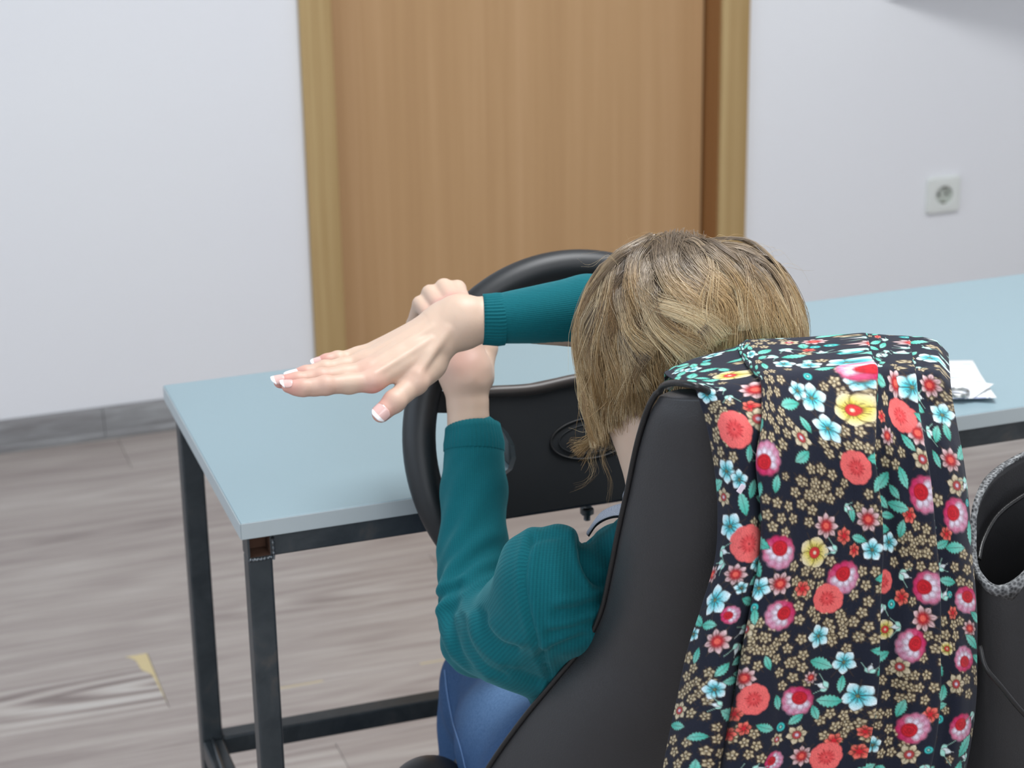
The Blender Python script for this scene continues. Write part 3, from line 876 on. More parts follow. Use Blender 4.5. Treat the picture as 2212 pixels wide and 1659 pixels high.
# --- right hand (fingers to the left, thumb down), fine distance field
def hand_right():
    P = []
    dors = CAMD*0.75+UP*0.65; dors /= np.linalg.norm(dors)
    K = 0.006
    P.append(('c', A(1098, 688, 1.892), A(1050, 690, 1.896), 0.0226, 0.0216, 0.003))
    P.append(('c', A(1050, 690, 1.896), A(985, 697, 1.90), 0.0216, 0.0212, 0.003))
    # metacarpals
    W = {'i': (A(948, 740, 1.888), A(803, 824, 1.857), .0140, .0100), 'm': (A(952, 716, 1.896), A(792, 803, 1.876), .0150, .0102),
         'r': (A(955, 700, 1.905), A(782, 785, 1.897), .0150, .0096), 'p': (A(958, 694, 1.913), A(772, 773, 1.917), .0135, .0082)}
    for a, b, ra, rb in W.values():
        P.append(('c', A(990, 697, 1.90), a, .021, ra, 0.012)); P.append(('c', a, b, ra, rb, 0.010))
    # palm web between the metacarpal heads
    for u, v in (('i', 'm'), ('m', 'r'), ('r', 'p')):
        P.append(('c', M3(W[u][0], W[u][1], .93)-dors*0.002, M3(W[v][0], W[v][1], .93)-dors*0.002, .0085, .0085, .006))
    F = {'i': [(803, 824, 1.857), (703, 833, 1.852), (655, 838, 1.853), (622, 835, 1.855)], 'm': [(792, 803, 1.876), (694, 817, 1.873), (643, 823, 1.873), (605, 825, 1.873)],
         'r': [(782, 785, 1.897), (702, 799, 1.894), (661, 808, 1.892), (633, 813, 1.892)], 'p': [(772, 773, 1.917), (730, 776, 1.914), (707, 780, 1.913), (688, 784, 1.913)]}
    RA = {'i': (.0098, .0083, .0072, .0058), 'm': (.0100, .0086, .0074, .0060), 'r': (.0094, .0080, .0070, .0056), 'p': (.0082, .0068, .0060, .0050)}
    tips = {}
    for k, pts in F.items():
        q = [A(*p) for p in pts]; r = RA[k]
        for j in range(3):
            P.append(('c', q[j], q[j+1], r[j], r[j+1], .0035 if j else .005))
        for j, e in ((1, .0009), (2, .0006)):            # finger joints
            P.append(('c', q[j]+dors*e, q[j]+dors*e, r[j]*1.02, r[j]*1.02, .004))
        for j in (0, 1, 2):                               # finger pads on the palm side
            mid = M3(q[j], q[j+1], .5)-dors*.0015
            P.append(('c', mid, mid, (r[j]+r[j+1])*.5, (r[j]+r[j+1])*.5, .004))
        P.append(('c', q[0]+dors*.0022, q[0]+dors*.0022, .0075, .0075, .006))   # knuckle
        tips[k] = (q[2], q[3], r[3])
    # thumb
    t0, t1, t2, t3 = A(932, 782, 1.884), A(897, 825, 1.862), A(852, 867, 1.846), A(823, 893, 1.840)
    P.append(('c', A(962, 722, 1.893), t0, .0155, .0140, .006))
    P.append(('c', t0, t1, .0140, .0122, .006)); P.append(('c', t1, t2, .0114, .0098, .004)); P.append(('c', t2, t3, .0100, .0086, .004))
    P.append(('c', t1+CAMD*.0018, t1+CAMD*.0018, .0108, .0108, .004)); P.append(('c', t2+CAMD*.0008, t2+CAMD*.0008, .0102, .0102, .003))
    tips['t'] = (t2, t3, .0086)
    # first web: thin fold between thumb and index finger
    P.append(('c', M3(t0, t1, .50), M3(W['i'][0], W['i'][1], .55), .0085, .0085, .010))
    P.append(('c', M3(t0, t1, .80)-CAMD*.002, M3(W['i'][0], W['i'][1], .76)-CAMD*.002, .0055, .0065, .008))
    P.append(('c', M3(t0, t1, .2), M3(W['i'][0], W['i'][1], .3), .012, .011, .010))
    # tendons on the back of the hand, thumb tendons, wrist bone
    for k in 'imrp':
        a, b, ra, rb = W[k]
        P.append(('c', M3(a, b, .12)+dors*(ra-.0006), M3(a, b, .95)+dors*(rb-.0006), .0025, .0027, .0036))
    P.append(('c', A(965, 714, 1.890)+CAMD*.0118, A(903, 806, 1.866)+CAMD*.0098, .0032, .0030, .006))
    P.append(('c', A(962, 757, 1.890)+CAMD*.0095, A(935, 790, 1.880)+CAMD*.0110, .0028, .0028, .006))
    P.append(('c', A(1012, 668, 1.905)+CAMD*.0130, A(1000, 668, 1.905)+CAMD*.0130, .0075, .0075, .010))
    return P, tips, dors
PR, tipsR, dorsR = hand_right()

# --- left hand, a fist around the rim; thumb on the inner side
def hand_left():
    P = []
    w0 = A(1013, 935, 1.938); w1 = A(1010, 868, 1.950); w2 = A(1006, 810, 1.960)
    P.append(('c', w0, w1, .0214, .0204, .003)); P.append(('c', w1, w2, .0204, .0210, .003))
    mcp = {'i': A(1002, 664, 1.985), 'm': A(982, 660, 1.990), 'r': A(958, 672, 1.992), 'p': A(938, 694, 1.990)}
    base = {'i': A(1022, 790, 1.962), 'm': A(1008, 790, 1.960), 'r': A(994, 792, 1.962), 'p': A(982, 796, 1.966)}
    for k in mcp:
        P.append(('c', w2, base[k], .020, .014, .012)); P.append(('c', base[k], mcp[k], .0145, .0105, .009))
    rim = np.array([.737, 0, 0])
    tips = {}
    for k, (dx, r) in zip('imrp', ((0.004, .0088), (0.0, .0090), (-0.003, .0086), (-0.004, .0076))):
        a = mcp[k]; b = a+[dx, .034, .008]; c = b+[dx, .014, -.026]; d = c+[dx, -.012, -.018]
        for p, q, ra, rb in ((a, b, r*1.1, r), (b, c, r, r*.92), (c, d, r*.92, r*.8)):
            P.append(('c', p, q, ra, rb, .003))
        P.append(('c', a-[0, .001, -.002], a-[0, .001, -.002], r*1.12, r*1.12, .005))
        tips[k] = (c, d, r*.8)
    t0, t1, t2, t3 = A(1034, 815, 1.972), A(1052, 752, 1.990), A(1056, 705, 2.006), A(1046, 672, 2.016)
    P.append(('c', w2, t0, .019, .0135, .010)); P.append(('c', t0, t1, .0135, .0105, .008)); P.append(('c', t1, t2, .0104, .0095, .004)); P.append(('c', t2, t3, .0095, .008, .004))
    return P
PL_ = hand_left()

# --- body, coarse distance field
def limb(a, b, ra, rb, k=.02):
    return ('c', np.asarray(a), np.asarray(b), ra, rb, k)
hf = np.array([-0.10, 0.93, -0.36]); hf /= np.linalg.norm(hf)          # the bowed face looks forward and down
hr = np.cross(hf, [0, 0, 1]); hr /= np.linalg.norm(hr); hu = np.cross(hr, hf)
Rh = np.array([hr, hf, hu])
B = []
B.append(('e', headc, (0.074, 0.092, 0.088), Rh, .0))
B.append(('e', headc+hf*.035-hu*.055, (0.056, 0.060, 0.062), Rh, .03))       # face and jaw
B.append(limb(headc+hf*.070-hu*.085, headc+hf*.072-hu*.085, .022, .022, .03))  # chin
B.append(limb(headc+hf*.090-hu*.015, headc+hf*.106-hu*.045, .007, .011, .010)) # nose
B.append(limb(headc+hf*.082-hu*.066-hr*.016, headc+hf*.082-hu*.066+hr*.016, .008, .008, .008)) # lips
for sgn in (-1, 1):
    B.append(limb(headc+hf*.083+hu*.006+hr*.014*sgn, headc+hf*.074+hu*.006+hr*.05*sgn, .009, .008, .010))  # brow
    B.append(('e', headc-hf*.004-hu*.028+hr*.077*sgn, (.008, .018, .030), Rh, .006))   # ear
    B.append(('c', headc+hf*.092-hu*.012+hr*.031*sgn, headc+hf*.092-hu*.012+hr*.031*sgn, .011, .011, -.006))  # eye socket
B.append(limb(neck0, neck1, .0500, .052, .006)); B.append(limb(neck1, headc-hu*.035-hf*.02, .052, .06, .02))
B.append(limb(A(1412, 965, 1.685), A(1398, 915, 1.70), .026, .032, .02))            # side of the jaw
B.append(limb(M3(neck0, chest, .2), M3(neck0, chest, .42), .045, .055, .02))
B.append(limb(M3(neck0, shL, .4)+[0, .025, -.100], shL, .030, .038, .02)); B.append(limb(M3(neck0, shR, .4)+[0, .02, -.045], shR, .038, .040, .02))
B.append(limb(chest+[-.05, 0, .02], chest+[.05, 0, .02], .078, .078, .02)); B.append(limb(chest, pelvis, .088, .088, .02))
B.append(limb(pelvis+[-.05, 0, 0], pelvis+[.05, 0, 0], .105, .105, .05))
SLV = [A(1024, 985, 1.928), A(1024, 1060, 1.905), A(1022, 1200, 1.86), A(1026, 1300, 1.82), A(1046, 1368, 1.795), A(1125, 1365, 1.74), A(1196, 1290, 1.690)]
BR = (.0240, .0265, .0275, .029, .032, .038, .044)
B.append(limb(A(1013, 935, 1.938), SLV[0], .0214, BR[0], .003))
for q_ in range(6):
    B.append(limb(SLV[q_], SLV[q_+1], BR[q_], BR[q_+1], .004))
B.append(limb(shR, elbR, .040, .034, .004)); B.append(limb(elbR, M3(elbR, wristR2, .5), .034, .029, .004)); B.append(limb(M3(elbR, wristR2, .5), A(1098, 688, 1.892), .029, .0226, .004))
for h_, k_, a_ in ((hipL, kneeL, ankL), (hipR, kneeR, ankR)):
    B.append(limb(h_, k_, .072, .048, .04)); B.append(limb(k_, M3(k_, a_, .35), .048, .046, .02)); B.append(limb(M3(k_, a_, .35), a_, .046, .030, .02))
    B.append(limb(a_, a_+[0, -.02, -.045], .030, .030, .02)); B.append(limb(a_+[0, 0, -.05], a_+[0, .16, -.062], .032, .022, .03))
def mesh_of(prims, h, pad=0.03, it=1):
    lo_ = np.min([np.minimum(p[1]-np.max(p[2] if p[0] == 'e' else 0), (p[2] if p[0] == 'c' else p[1]))-(p[3] if p[0] == 'c' else 0) for p in prims], 0)-pad
    hi_ = np.max([np.maximum(p[1]+np.max(p[2] if p[0] == 'e' else 0), (p[2] if p[0] == 'c' else p[1]))+(p[3] if p[0] == 'c' else 0) for p in prims], 0)+pad
    f, lo2, h2 = sdf_grid(prims, lo_, hi_, h)
    V, Fq = surface_nets(f, lo2, h2)
    return smooth_mesh(V, Fq, it), Fq
def cut(V, Fq, o, n):
    """Keep the side of the plane (o, n) towards n, near the plane only a clean boundary."""
    keep = ((V-o) @ n) > 0
    fk = keep[Fq].all(1)
    used = np.unique(Fq[fk]); mp = np.full(len(V), -1); mp[used] = np.arange(len(used))
    return V[used], mp[Fq[fk]]
VR, FR = mesh_of(PR, 0.00125, .012, 1)
VL, FL = mesh_of(PL_, 0.0017, .012, 2)
VB, FB = mesh_of(B, 0.0052, .02, 2)
nR = A(1098, 688, 1.892)-A(1050, 690, 1.896); nR /= np.linalg.norm(nR); oR = A(1076, 689, 1.894)
nL = A(1012, 935, 1.938)-A(1010, 868, 1.950); nL /= np.linalg.norm(nL); oL = A(1012, 946, 1.936)
oL = A(1012, 935, 1.938)
VR, FR = cut(VR, FR, oR, -nR); VL, FL = cut(VL, FL, oL-nL*.004, -nL)
def cut_local(V, Fq, o, n, rad):
    """Drop the part of V beyond the plane, only within rad of o (the rest of the body is left alone)."""
    d = V-o
    drop = ((d @ n) < 0) & (np.linalg.norm(d, axis=1) < rad)
    fk = ~drop[Fq].any(1)
    used = np.unique(Fq[fk]); mp = np.full(len(V), -1); mp[used] = np.arange(len(used))
    return V[used], mp[Fq[fk]]
VB, FB = cut_local(VB, FB, oR+nR*.006, nR, .07)
VB, FB = cut_local(VB, FB, oL+nL*.004, nL, .07)
VA = np.vstack([VB, VR, VL]); FA = np.vstack([FB, FR+len(VB), FL+len(VB)+len(VR)])
me = from_np('body', VA, FA)
# close the seams at both wrists so that the body is one surface
bmq = bmesh.new(); bmq.from_mesh(me); bmq.verts.ensure_lookup_table()
def seam(o, rad):
    es = [e for e in bmq.edges if len(e.link_faces) == 1 and all((v.co-Vector(o)).length < rad for v in e.verts)]
    if es:
        try:
            bmesh.ops.bridge_loops(bmq, edges=es)
        except Exception as ex_:
            print('seam', ex_)
for o_ in (oR, oL):
    seam(o_, .045)
bmesh.ops.recalc_face_normals(bmq, faces=bmq.faces)
bmq.to_mesh(me); bmq.free()
me.polygons.foreach_set('use_smooth', np.ones(len(me.polygons), bool))
# skin: tone is pinker at fingertips and joints
co = np.zeros(len(me.vertices)*3, np.float32); me.vertices.foreach_get('co', co); co = co.reshape(-1, 3)
red = np.zeros(len(co))
for k, (a, b, r) in tipsR.items():
    red += 0.9*np.exp(-(np.linalg.norm(co-b, axis=1)/.013)**2)+0.35*np.exp(-(np.linalg.norm(co-a, axis=1)/.010)**2)
for p in ((803, 824, 1.857), (893, 822, 1.862), (792, 803, 1.876), (703, 833, 1.852), (694, 817, 1.873), (806, 845, 1.85)):
    red += 0.5*np.exp(-(np.linalg.norm(co-A(*p), axis=1)/.013)**2)
for p in ((985, 650, 1.98), (940, 670, 1.98), (1000, 780, 1.955)):
    red += 0.6*np.exp(-(np.linalg.norm(co-A(*p), axis=1)/.022)**2)
red = np.clip(red, 0, 1)[:, None]
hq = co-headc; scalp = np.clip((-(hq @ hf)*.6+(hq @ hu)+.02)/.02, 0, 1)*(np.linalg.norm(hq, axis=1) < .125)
skin0, skin1 = np.array(srgb(202, 178, 158)), np.array(srgb(202, 142, 134))
tone = skin0*(1-red)+skin1*red
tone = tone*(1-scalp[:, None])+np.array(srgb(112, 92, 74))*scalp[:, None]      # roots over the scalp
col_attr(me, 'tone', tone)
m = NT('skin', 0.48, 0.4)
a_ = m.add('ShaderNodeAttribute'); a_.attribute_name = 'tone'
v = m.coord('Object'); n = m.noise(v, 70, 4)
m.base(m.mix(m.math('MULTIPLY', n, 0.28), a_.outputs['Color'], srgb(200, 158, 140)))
m.b.inputs['Subsurface Weight'].default_value = 0.12
m.b.inputs['Subsurface Radius'].default_value = (0.006, 0.0025, 0.0015)
m.b.inputs['Subsurface Scale'].default_value = 1.0
fine = m.noise(v, 900, 3)
m.bump(fine, 0.12, 0.0005)
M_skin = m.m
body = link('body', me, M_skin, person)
body.name = 'body'
# eyes
M_eye = plain('eye_white', srgb(232, 228, 224), 0.2)
for sgn in (-1, 1):
    c_ = headc+hf*.0845-hu*.012+hr*.031*sgn
    V, Fq, tri = tube(np.array([c_-hf*.0105, c_-hf*.009, c_-hf*.004, c_+hf*.002, c_+hf*.007, c_+hf*.0098, c_+hf*.0105]), np.array([.001, .0055, .0098, .0103, .0078, .0035, .001]), 16)
    me2 = bpy.data.meshes.new('eye'); me2.from_pydata(V.tolist(), [], Fq.tolist()+tri.tolist()); me2.polygons.foreach_set('use_smooth', np.ones(len(me2.polygons), bool))
    link('eye', me2, M_eye, body)
# fingernails with white tips
m = NT('nail_varnish', 0.12, 0.6)
uv = m.coord('UV'); sp = m.add('ShaderNodeSeparateXYZ'); m.link(uv, sp.inputs[0])
edge = m.math('ADD', sp.outputs[1], m.math('MULTIPLY', m.math('POWER', m.math('SUBTRACT', sp.outputs[0], 0.5), 2.0), 0.5))
m.base(m.mix(m.math('GREATER_THAN', edge, 0.74), srgb(218, 180, 174), srgb(244, 242, 244)))
M_nail = m.m
def nail(a, b, r, up, L=.0125, ext=.0035, wd=1.15, white=None):
    d = (b-a)/np.linalg.norm(b-a); up = up-d*(up @ d); up /= np.linalg.norm(up); sd = np.cross(d, up)
    nu, nv = 11, 12
    g = np.zeros((nu, nv, 3)); uvs = np.zeros((nu, nv, 2))
    c0 = b+d*(r+ext-L)
    for i in range(nu):
        for j in range(nv):
            t = j/(nv-1); s = (i/(nu-1)-.5)*2
            prof = wd*(0.80+0.28*math.sin(math.pi*min(1, t*0.9+.1)))*(1-0.35*max(0, t-.75)/.25*abs(s))
            if t < .15:
                prof *= math.sqrt(max(0.05, 1-((.15-t)/.17)**2))
            an = s*prof*0.95
            taper = 1.0-0.10*t
            p = c0+d*(L*t-0.0018*s*s*max(0, t-.4))+(up*math.cos(an)+sd*math.sin(an))*(r*1.06+.0004)*taper-up*(0.0012*t*t)
            g[i, j] = p; uvs[i, j] = (i/(nu-1), t)
    me_ = from_np('fingernail', g.reshape(-1, 3), grid_faces(nu, nv))
    ul = me_.uv_layers.new(name='UVMap'); li = np.zeros(len(me_.loops), np.int32); me_.loops.foreach_get('vertex_index', li)
    ul.data.foreach_set('uv', uvs.reshape(-1, 2)[li].astype(np.float32).ravel())
    o = link('fingernail', me_, white or M_nail, body); md = o.modifiers.new('solid', 'SOLIDIFY'); md.thickness = 0.0006; md.offset = 0
    return o
nail(*tipsR['t'], CAMD*0.95+UP*.1+np.array([-.1, 0, 0]), L=.0140, ext=.0012)
nail(*tipsR['i'], UP*0.95+CAMD*.25, L=.0118, ext=.0025)
nail(*tipsR['m'], UP*0.85+CAMD*.45, L=.0125, ext=.0035)
M_wn = plain('white_nail_varnish', srgb(240, 240, 243), 0.15)
nail(*tipsR['r'], UP*0.70+CAMD*.70, L=.0145, ext=.0035, white=M_wn)['label'] = 'all white varnished fingernail'
nail(*tipsR['p'], UP*0.70+CAMD*.70, L=.0112, ext=.0030)

# --- teal jumper
def fold(a, b, r, k=.012):
    return ('c', A(*a), A(*b), r, r*.8, k)
S = []
SR = (.0300, .0322, .0335, .0360, .0405, .0500, .0550)
S.append(limb(A(1024, 952, 1.935), SLV[1], .0290, SR[1], .005))
for q_ in range(1, 6):
    S.append(limb(SLV[q_], SLV[q_+1], SR[q_], SR[q_+1], .006 if q_ < 4 else .014))
S.append(limb(A(1165, 1232, 1.685), A(1196, 1232, 1.680), .034, .030, .015))       # shoulder cap
S.append(limb(A(1212, 1168, 1.685), A(1240, 1235, 1.680), .013, .026, .016))       # raised fold at the shoulder
S.append(limb(A(1225, 1160, 1.685), A(1262, 1290, 1.685), .009, .018, .012))
S.append(limb(A(1118, 1190, 1.70), A(1150, 1178, 1.695), .010, .011, .012))
S.append(limb(M3(neck0, shL, .40)+[0, .02, -.088], shL, .040, .046, .02)); S.append(limb(M3(neck0, shR, .35)+[0, .01, -.045], shR, .050, .048, .02))
S.append(limb(chest+[-.060, -.005, .025], chest+[.060, -.005, .025], .090, .090, .03)); S.append(limb(chest+[-.030, -.005, 0], pelvis+[-.02, -.01, .04], .095, .095, .03)); S.append(limb(chest+[.045, -.005, 0], pelvis+[.05, -.01, .04], .102, .105, .03))
S.append(limb(A(1420, 1180, 1.71), A(1335, 1200, 1.71), .030, .032, .02))         # chest side below the collar
S.append(limb(A(1395, 1140, 1.67), A(1315, 1208, 1.695), .0235, .0235, .012))
S.append(limb(shR, elbR, .046, .043, .006)); S.append(limb(elbR, A(1268, 668, 1.88), .042, .0330, .006)); S.append(limb(A(1268, 668, 1.88), A(1072, 689, 1.894), .0330, .0238, .005))
f_, lo_, h_ = sdf_grid(S, np.array([.46, 1.52, .38]), np.array([1.02, 2.04, 1.08]), .0036)
VS, FS = surface_nets(f_, lo_, h_); VS = smooth_mesh(VS, FS, 3)
# folds: rings of cloth bunched at the elbow, drag lines from the armpit, soft undulation elsewhere
N = vnormals(VS, FS)
def along(V, a, b):
    d = b-a; L = np.linalg.norm(d); t = ((V-a) @ d)/L**2
    return t, np.linalg.norm(V-a-np.clip(t, 0, 1)[:, None]*d, axis=1), L
dsp = np.zeros(len(VS))
a, b = A(1024, 960, 1.93), A(1046, 1368, 1.795)
t, dist, L = along(VS, a, b); inb = np.exp(-np.clip(dist-.03, 0, 1)/.015)*((t > -.1) & (t < 1.15))
ph = t*L/.021+2.2*((VS-a) @ np.array([.8, -.3, .5]))/.05
dsp += inb*np.clip((t-.05)*2, 0, 1)*.0017*np.sin(2*np.pi*ph*.8+1.5*np.sin(9*t))
el = A(975, 1370, 1.80); de = np.linalg.norm(VS-el, axis=1)
dsp += .0034*np.exp(-(de/.075)**2)*np.sin(np.linalg.norm(VS-A(1150, 1250, 1.74), axis=1)/.0105*1.9+1.0)
ar = A(1190, 1480, 1.63)
dv = VS-ar; rr_ = np.linalg.norm(dv, axis=1); scr = project(VS); ang = np.arctan2(-(scr[1]-1480), scr[0]-1190)
wtor = np.exp(-((rr_-.13)/.07)**2)*np.clip((scr[0]-1170)/40, 0, 1)*np.clip((rr_-.05)/.03, 0, 1)
dsp += .0036*wtor*np.sin(ang*9+1.2*np.sin(rr_/.03))
# sleeve-head seam: a shallow groove
seam_px = np.array([(1150, 1160), (1136, 1215), (1135, 1270), (1145, 1330), (1165, 1400), (1185, 1455), (1190, 1500)], float)
sd = catmull(seam_px, 80); dd = np.min(np.hypot(scr[0][:, None]-sd[None, :, 0], scr[1][:, None]-sd[None, :, 1]), 1)*(1)
fr = (np.abs(VS[:, 1]-1.67) < .07)
dsp += fr*(-.0022*np.exp(-(dd/5)**2)+.0020*np.exp(-((dd-13)/9)**2))
def crease(pts, width, depth, ylo=1.5, yhi=2.0):
    q = catmull(np.array(pts, float), 50)
    d_ = np.min(np.hypot(scr[0][:, None]-q[None, :, 0], scr[1][:, None]-q[None, :, 1]), 1)
    return depth*np.exp(-(d_/width)**2)*(VS[:, 1] > ylo)*(VS[:, 1] < yhi)*(N @ CAMD > -.3)
for pts, wd, dp in (([(1266, 1165), (1270, 1210), (1290, 1250), (1325, 1270)], 13, -.0075), ([(1235, 1150), (1248, 1215), (1272, 1262)], 12, .0040),
                    ([(1205, 1325), (1255, 1318), (1312, 1298)], 12, -.0050), ([(1205, 1300), (1260, 1292), (1318, 1270)], 11, .0030),
                    ([(1190, 1372), (1240, 1362), (1300, 1342)], 11, -.0034), ([(1190, 1350), (1240, 1342), (1300, 1322)], 9, .0024),
                    ([(1165, 1420), (1210, 1398), (1262, 1378)], 10, -.0036), ([(1170, 1395), (1215, 1378), (1270, 1356)], 9, .0020),
                    ([(1040, 1325), (1050, 1362), (1078, 1392), (1112, 1404)], 11, -.0050), ([(1068, 1345), (1092, 1372), (1125, 1384)], 14, .0040),
                    ([(1020, 1330), (1032, 1382), (1066, 1420), (1110, 1440)], 10, .0030), ([(1003, 1335), (1014, 1392), (1044, 1438), (1090, 1462)], 7, -.0024),
                    ([(985, 1330), (994, 1380), (1018, 1428), (1056, 1462)], 7, .0022), ([(968, 1318), (975, 1360), (992, 1405), (1020, 1440)], 6, -.0020),
                    ([(942, 1305), (960, 1282), (990, 1262)], 8, -.0036), ([(944, 1280), (968, 1262), (1000, 1248)], 8, .0026), ([(946, 1325), (965, 1304), (1000, 1284)], 8, .0026),
                    ([(1150, 1172), (1175, 1160), (1200, 1158)], 9, -.0030), ([(1100, 1440), (1140, 1462), (1172, 1470)], 12, -.0026)):
    dsp += crease(pts, wd, dp)
VS = VS+N*dsp[:, None]
me = from_np('jumper', VS, FS)
# rib coordinate (metres across the ribs): around the arm on the sleeves, around the trunk elsewhere
def arm_coord(chain):
    P_ = np.array(chain); best = np.full(len(VS), 9.0); th_ = np.zeros(len(VS))
    T_, N_, B_ = frames(P_)
    for q_ in range(len(P_)-1):
        d_ = P_[q_+1]-P_[q_]; L_ = np.linalg.norm(d_); t_ = np.clip(((VS-P_[q_]) @ d_)/L_**2, 0, 1)
        o_ = VS-P_[q_]-t_[:, None]*d_; ds_ = np.linalg.norm(o_, axis=1)
        nn_ = N_[q_]*(1-t_[:, None])+N_[q_+1]*t_[:, None]; bb_ = B_[q_]*(1-t_[:, None])+B_[q_+1]*t_[:, None]
        a_ = np.arctan2((o_*bb_).sum(1), (o_*nn_).sum(1))
        m_ = ds_ < best; best[m_] = ds_[m_]; th_[m_] = a_[m_]
    return best, th_*.036
bL, rL = arm_coord(SLV); bR, rR = arm_coord([shR, elbR, A(1268, 668, 1.88), A(1072, 689, 1.894)])
rT = np.arctan2(VS[:, 0]-.735, -(VS[:, 1]-1.95))*.25
rib = np.where((scr[0] < np.interp(scr[1], [1150, 1270, 1400, 1500], [1150, 1135, 1165, 1190])) & (bL < .09), rL, np.where(bR < .055, rR, rT))
ra_ = me.attributes.new('rib', 'FLOAT', 'POINT'); ra_.data.foreach_set('value', rib.astype(np.float32))
m = NT('teal_knit', 0.85, 0.15)
v = m.coord('Object')
rb_ = m.add('ShaderNodeAttribute'); rb_.attribute_name = 'rib'
w1v = m.math('SINE', m.math('MULTIPLY', rb_.outputs['Fac'], 2*math.pi/.0024))
w2_ = m.add('ShaderNodeTexWave', wave_type='BANDS', bands_direction='Z'); m.link(v, w2_.inputs['Vector']); w2_.inputs['Scale'].default_value = 210; w2_.inputs['Distortion'].default_value = 1.0
n = m.noise(v, 500, 3)
h = m.math('ADD', m.math('ADD', m.math('MULTIPLY', m.math('MULTIPLY_ADD', w1v, 0.5, 0.5), 0.5), m.math('MULTIPLY', w2_.outputs[0], 0.15)), m.math('MULTIPLY', n, 0.5))
m.base(m.mix(m.math('MULTIPLY', h, 0.6), srgb(5, 78, 88), srgb(18, 110, 118)))
m.b.inputs['Sheen Weight'].default_value = 0.22; m.b.inputs['Sheen Roughness'].default_value = 0.45
m.b.inputs['Sheen Tint'].default_value = (0.35, 0.8, 0.85, 1)
m.bump(h, 0.3, 0.001)
M_knit = m.m
jumper = link('jumper', me, M_knit, person)
# ribbed cuffs: open rings with thickness
def cuff(P, r, ribs=44):
    P = np.array(P); T, Nn, Bb = frames(P); n = len(P); sides = ribs*4
    th = np.linspace(0, 2*np.pi, sides, endpoint=False)
    rib = 0.00055*np.sin(th*ribs)
    rings_ = [(0, r[0]-.0030, 0), (0, r[0]-.0006, 1)]
    out = []
    def ringat(k, rad, f):
        return P[k]+(rad+rib*f)[:, None]*(np.cos(th)[:, None]*Nn[k]+np.sin(th)[:, None]*Bb[k])
    for k in range(n-1, -1, -1):
        out.append(ringat(k, np.full(sides, r[k]-.0018), 0))
    for k in range(n):
        out.append(ringat(k, np.full(sides, r[k]), 1))
    G_ = np.array(out)
    V = G_.reshape(-1, 3); i, j = np.meshgrid(np.arange(len(out)-1), np.arange(sides), indexing='ij'); j2 = (j+1) % sides
    return link('cuff', from_np('cuff', V, np.stack([i*sides+j, i*sides+j2, (i+1)*sides+j2, (i+1)*sides+j], -1).reshape(-1, 4)), M_knit, jumper)
cuff([A(1043, 690, 1.897), A(1052, 690, 1.896), A(1062, 690, 1.895), A(1073, 690, 1.894), A(1086, 689, 1.893)], [.0238, .0240, .0244, .0250, .0246])
cuff([A(1021, 922, 1.942), A(1022, 932, 1.939), A(1023, 944, 1.936), A(1024, 958, 1.932), A(1024, 975, 1.928)], [.0270, .0276, .0286, .0298, .0298])

# --- shirt collar with a fine check, standing around the neck and folding out to a point
m = NT('gingham', 0.85, 0.2)
uv = m.coord('UV', (1, 1, 1)); sp = m.add('ShaderNodeSeparateXYZ'); m.link(uv, sp.inputs[0])
def stripes(s, f):
    return m.math('GREATER_THAN', m.math('FRACT', m.math('MULTIPLY', s, f)), 0.5)
k_ = m.math('MULTIPLY', m.math('ADD', stripes(sp.outputs[0], 58), stripes(sp.outputs[1], 18)), 0.5)
m.base(m.mix(k_, srgb(214, 220, 230), srgb(56, 66, 92)))
M_ging = m.m
M_navy = plain('navy_facing', srgb(22, 26, 36), 0.85)
def strip(name, rowsP, mat, th=0.0012, nu=40, nv=12, parent=None):
    R_ = np.array([catmull(np.array(r), nu) for r in rowsP])
    G_ = np.stack([catmull(R_[:, i], nv) for i in range(nu)], 0)
    me_ = from_np(name, G_.reshape(-1, 3), grid_faces(nu, nv))
    ul = me_.uv_layers.new(name='UVMap'); li = np.zeros(len(me_.loops), np.int32); me_.loops.foreach_get('vertex_index', li)
    U_, V_ = np.meshgrid(np.linspace(0, 1, nu), np.linspace(0, 1, nv), indexing='ij')
    ul.data.foreach_set('uv', np.stack([U_.ravel()[li], V_.ravel()[li]], -1).astype(np.float32).ravel())
    o = link(name, me_, mat, parent); md = o.modifiers.new('solid', 'SOLIDIFY'); md.thickness = th; md.offset = 0
    return o
def P3(l):
    return [A(*p) for p in l]
collar = strip('shirt_collar', [P3([(1560, 1085, 1.60), (1450, 1062, 1.585), (1390, 1050, 1.612), (1357, 1050, 1.655), (1352, 1062, 1.68)]),
                                P3([(1560, 1105, 1.59), (1450, 1085, 1.575), (1385, 1072, 1.605), (1350, 1068, 1.655), (1346, 1078, 1.685)]),
                                P3([(1560, 1125, 1.59), (1450, 1110, 1.575), (1385, 1098, 1.605), (1352, 1092, 1.655), (1350, 1094, 1.685)])], M_ging, parent=person)
strip('collar_point', [P3([(1400, 1074, 1.615), (1350, 1086, 1.650), (1322, 1094, 1.672), (1296, 1110, 1.688), (1269, 1148, 1.70)]),
                       P3([(1400, 1088, 1.610), (1350, 1098, 1.645), (1322, 1105, 1.668), (1292, 1121, 1.686), (1268, 1153, 1.70)]),
                       P3([(1400, 1112, 1.610), (1345, 1113, 1.645), (1318, 1116, 1.668), (1290, 1130, 1.687), (1270, 1157, 1.70)])], M_ging, parent=collar)
strip('collar_facing', [P3([(1400, 1112, 1.616), (1345, 1112, 1.651), (1318, 1115, 1.674), (1290, 1129, 1.691), (1270, 1156, 1.702)]),
                        P3([(1390, 1120, 1.625), (1340, 1117, 1.662), (1312, 1122, 1.680), (1288, 1137, 1.694), (1272, 1159, 1.703)])], M_navy, parent=collar, nv=4)

